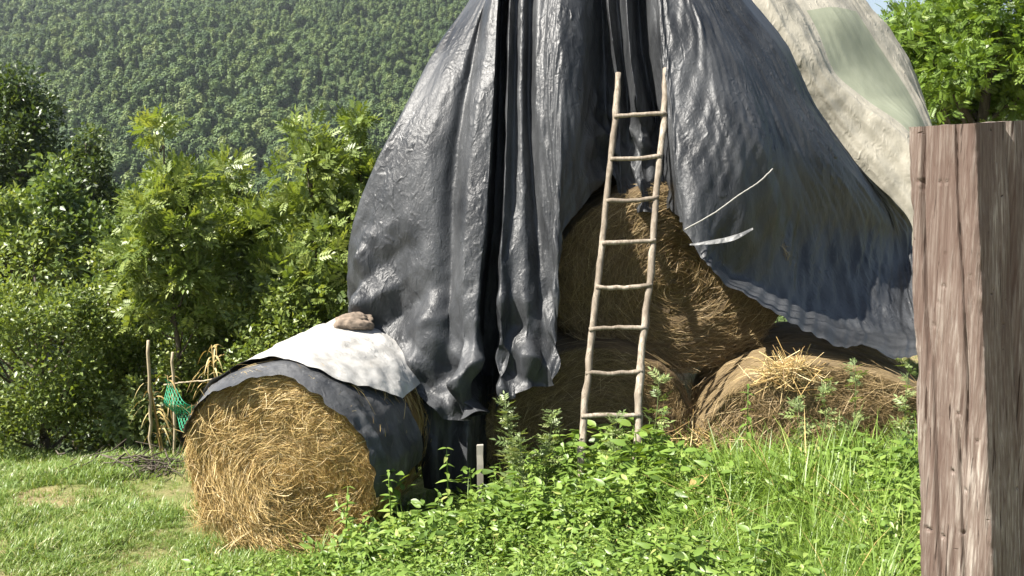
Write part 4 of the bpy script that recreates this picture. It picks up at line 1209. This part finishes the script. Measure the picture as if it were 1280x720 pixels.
def tall_nettle(px, top, bot, d, label, seed):
    r = np.random.default_rng(seed)
    b = P(px, bot, d); b[2] = gz(b[0], d); H = P(px + r.uniform(-8, 8), top, d) - b
    root = thing("nettle", b, label, "weed", "tall nettles")
    s = np.linspace(0, 1, 8)[:, None]
    ms = MB(); ms.tube(H * s, np.linspace(.007, .003, 8), 6, .4); obj("stem", ms.mesh("stem", M['nettle']), root)
    T, D, Nn, S = [], [], [], []
    L = np.linalg.norm(H)
    k = max(6, int(L / .055))
    for j in range(k):
        f = .2 + .8 * j / (k - 1); a0 = (j % 2) * math.pi / 2 + r.normal(0, .25)
        for sd in (0, math.pi):
            T.append(H * f); D.append((math.cos(a0 + sd), math.sin(a0 + sd), r.uniform(-.4, .2))); Nn.append((r.normal(0, .2), r.normal(0, .2), 1)); S.append(r.uniform(.09, .125) * (1.1 - .65 * f))
    V, F, q = stamp(*nleaf, frames(np.array(D), np.array(Nn)), np.array(T), np.array(S), r.random(len(T)))
    mb = MB(); mb.add(V, F, q); obj("leaves", mb.mesh("leaves", M['nettle']), root)
tall_nettle(935, 482, 590, 5.5, "tall dark leafed nettle right of the fallen straw", 1)
tall_nettle(562, 560, 660, 5.2, "nettle standing before the foot of the hanging black flap", 2)
tall_nettle(492, 590, 680, 5.1, "nettle reaching up before the lower right of the golden bale", 3)
tall_nettle(428, 608, 700, 4.9, "nettle in front of the middle of the golden bale", 4)
tall_nettle(636, 590, 670, 5.2, "nettle standing right of the pale wooden peg", 5)
# a dead leaf caught in the weeds
V, F = toothed()
V = V * (.16, .16, .16); V[:, 2] += .5 * V[:, 0] ** 2 * 20
o = obj("dead_leaf", new_mesh("dead_leaf", V, F, M['dry'], True, {"rnd": np.full(len(V), .4)})); o.location = tuple(P(862, 612, 4.9)); o.rotation_euler = (.6, .3, -.9)
tag(o, "curled brown dead leaf caught on top of the weeds", "leaf")

# ------------------------------------------------------------------ haze
V = np.array([(-2600, -2700, -60), (2600, -2700, -60), (2600, 2700, -60), (-2600, 2700, -60)], float)
V = np.vstack([V, V + (0, 0, 360)])
F = np.array([(3, 2, 1, 0), (4, 5, 6, 7), (0, 1, 5, 4), (1, 2, 6, 5), (2, 3, 7, 6), (3, 0, 4, 7)])
hm = bpy.data.materials.new("haze"); hm.use_nodes = True
hn = hm.node_tree; hn.nodes.remove(hn.nodes["Principled BSDF"])
pv = hn.nodes.new("ShaderNodeVolumePrincipled")
pv.inputs['Color'].default_value = (.82, .9, 1, 1); pv.inputs['Density'].default_value = .00015; pv.inputs['Anisotropy'].default_value = .2
hn.links.new(pv.outputs[0], hn.nodes["Material Output"].inputs['Volume'])
hz_ = obj("haze", new_mesh("haze", V, F, hm, False)); hz_["kind"] = "stuff"; hz_["label"] = "thin blue summer haze in the valley air"
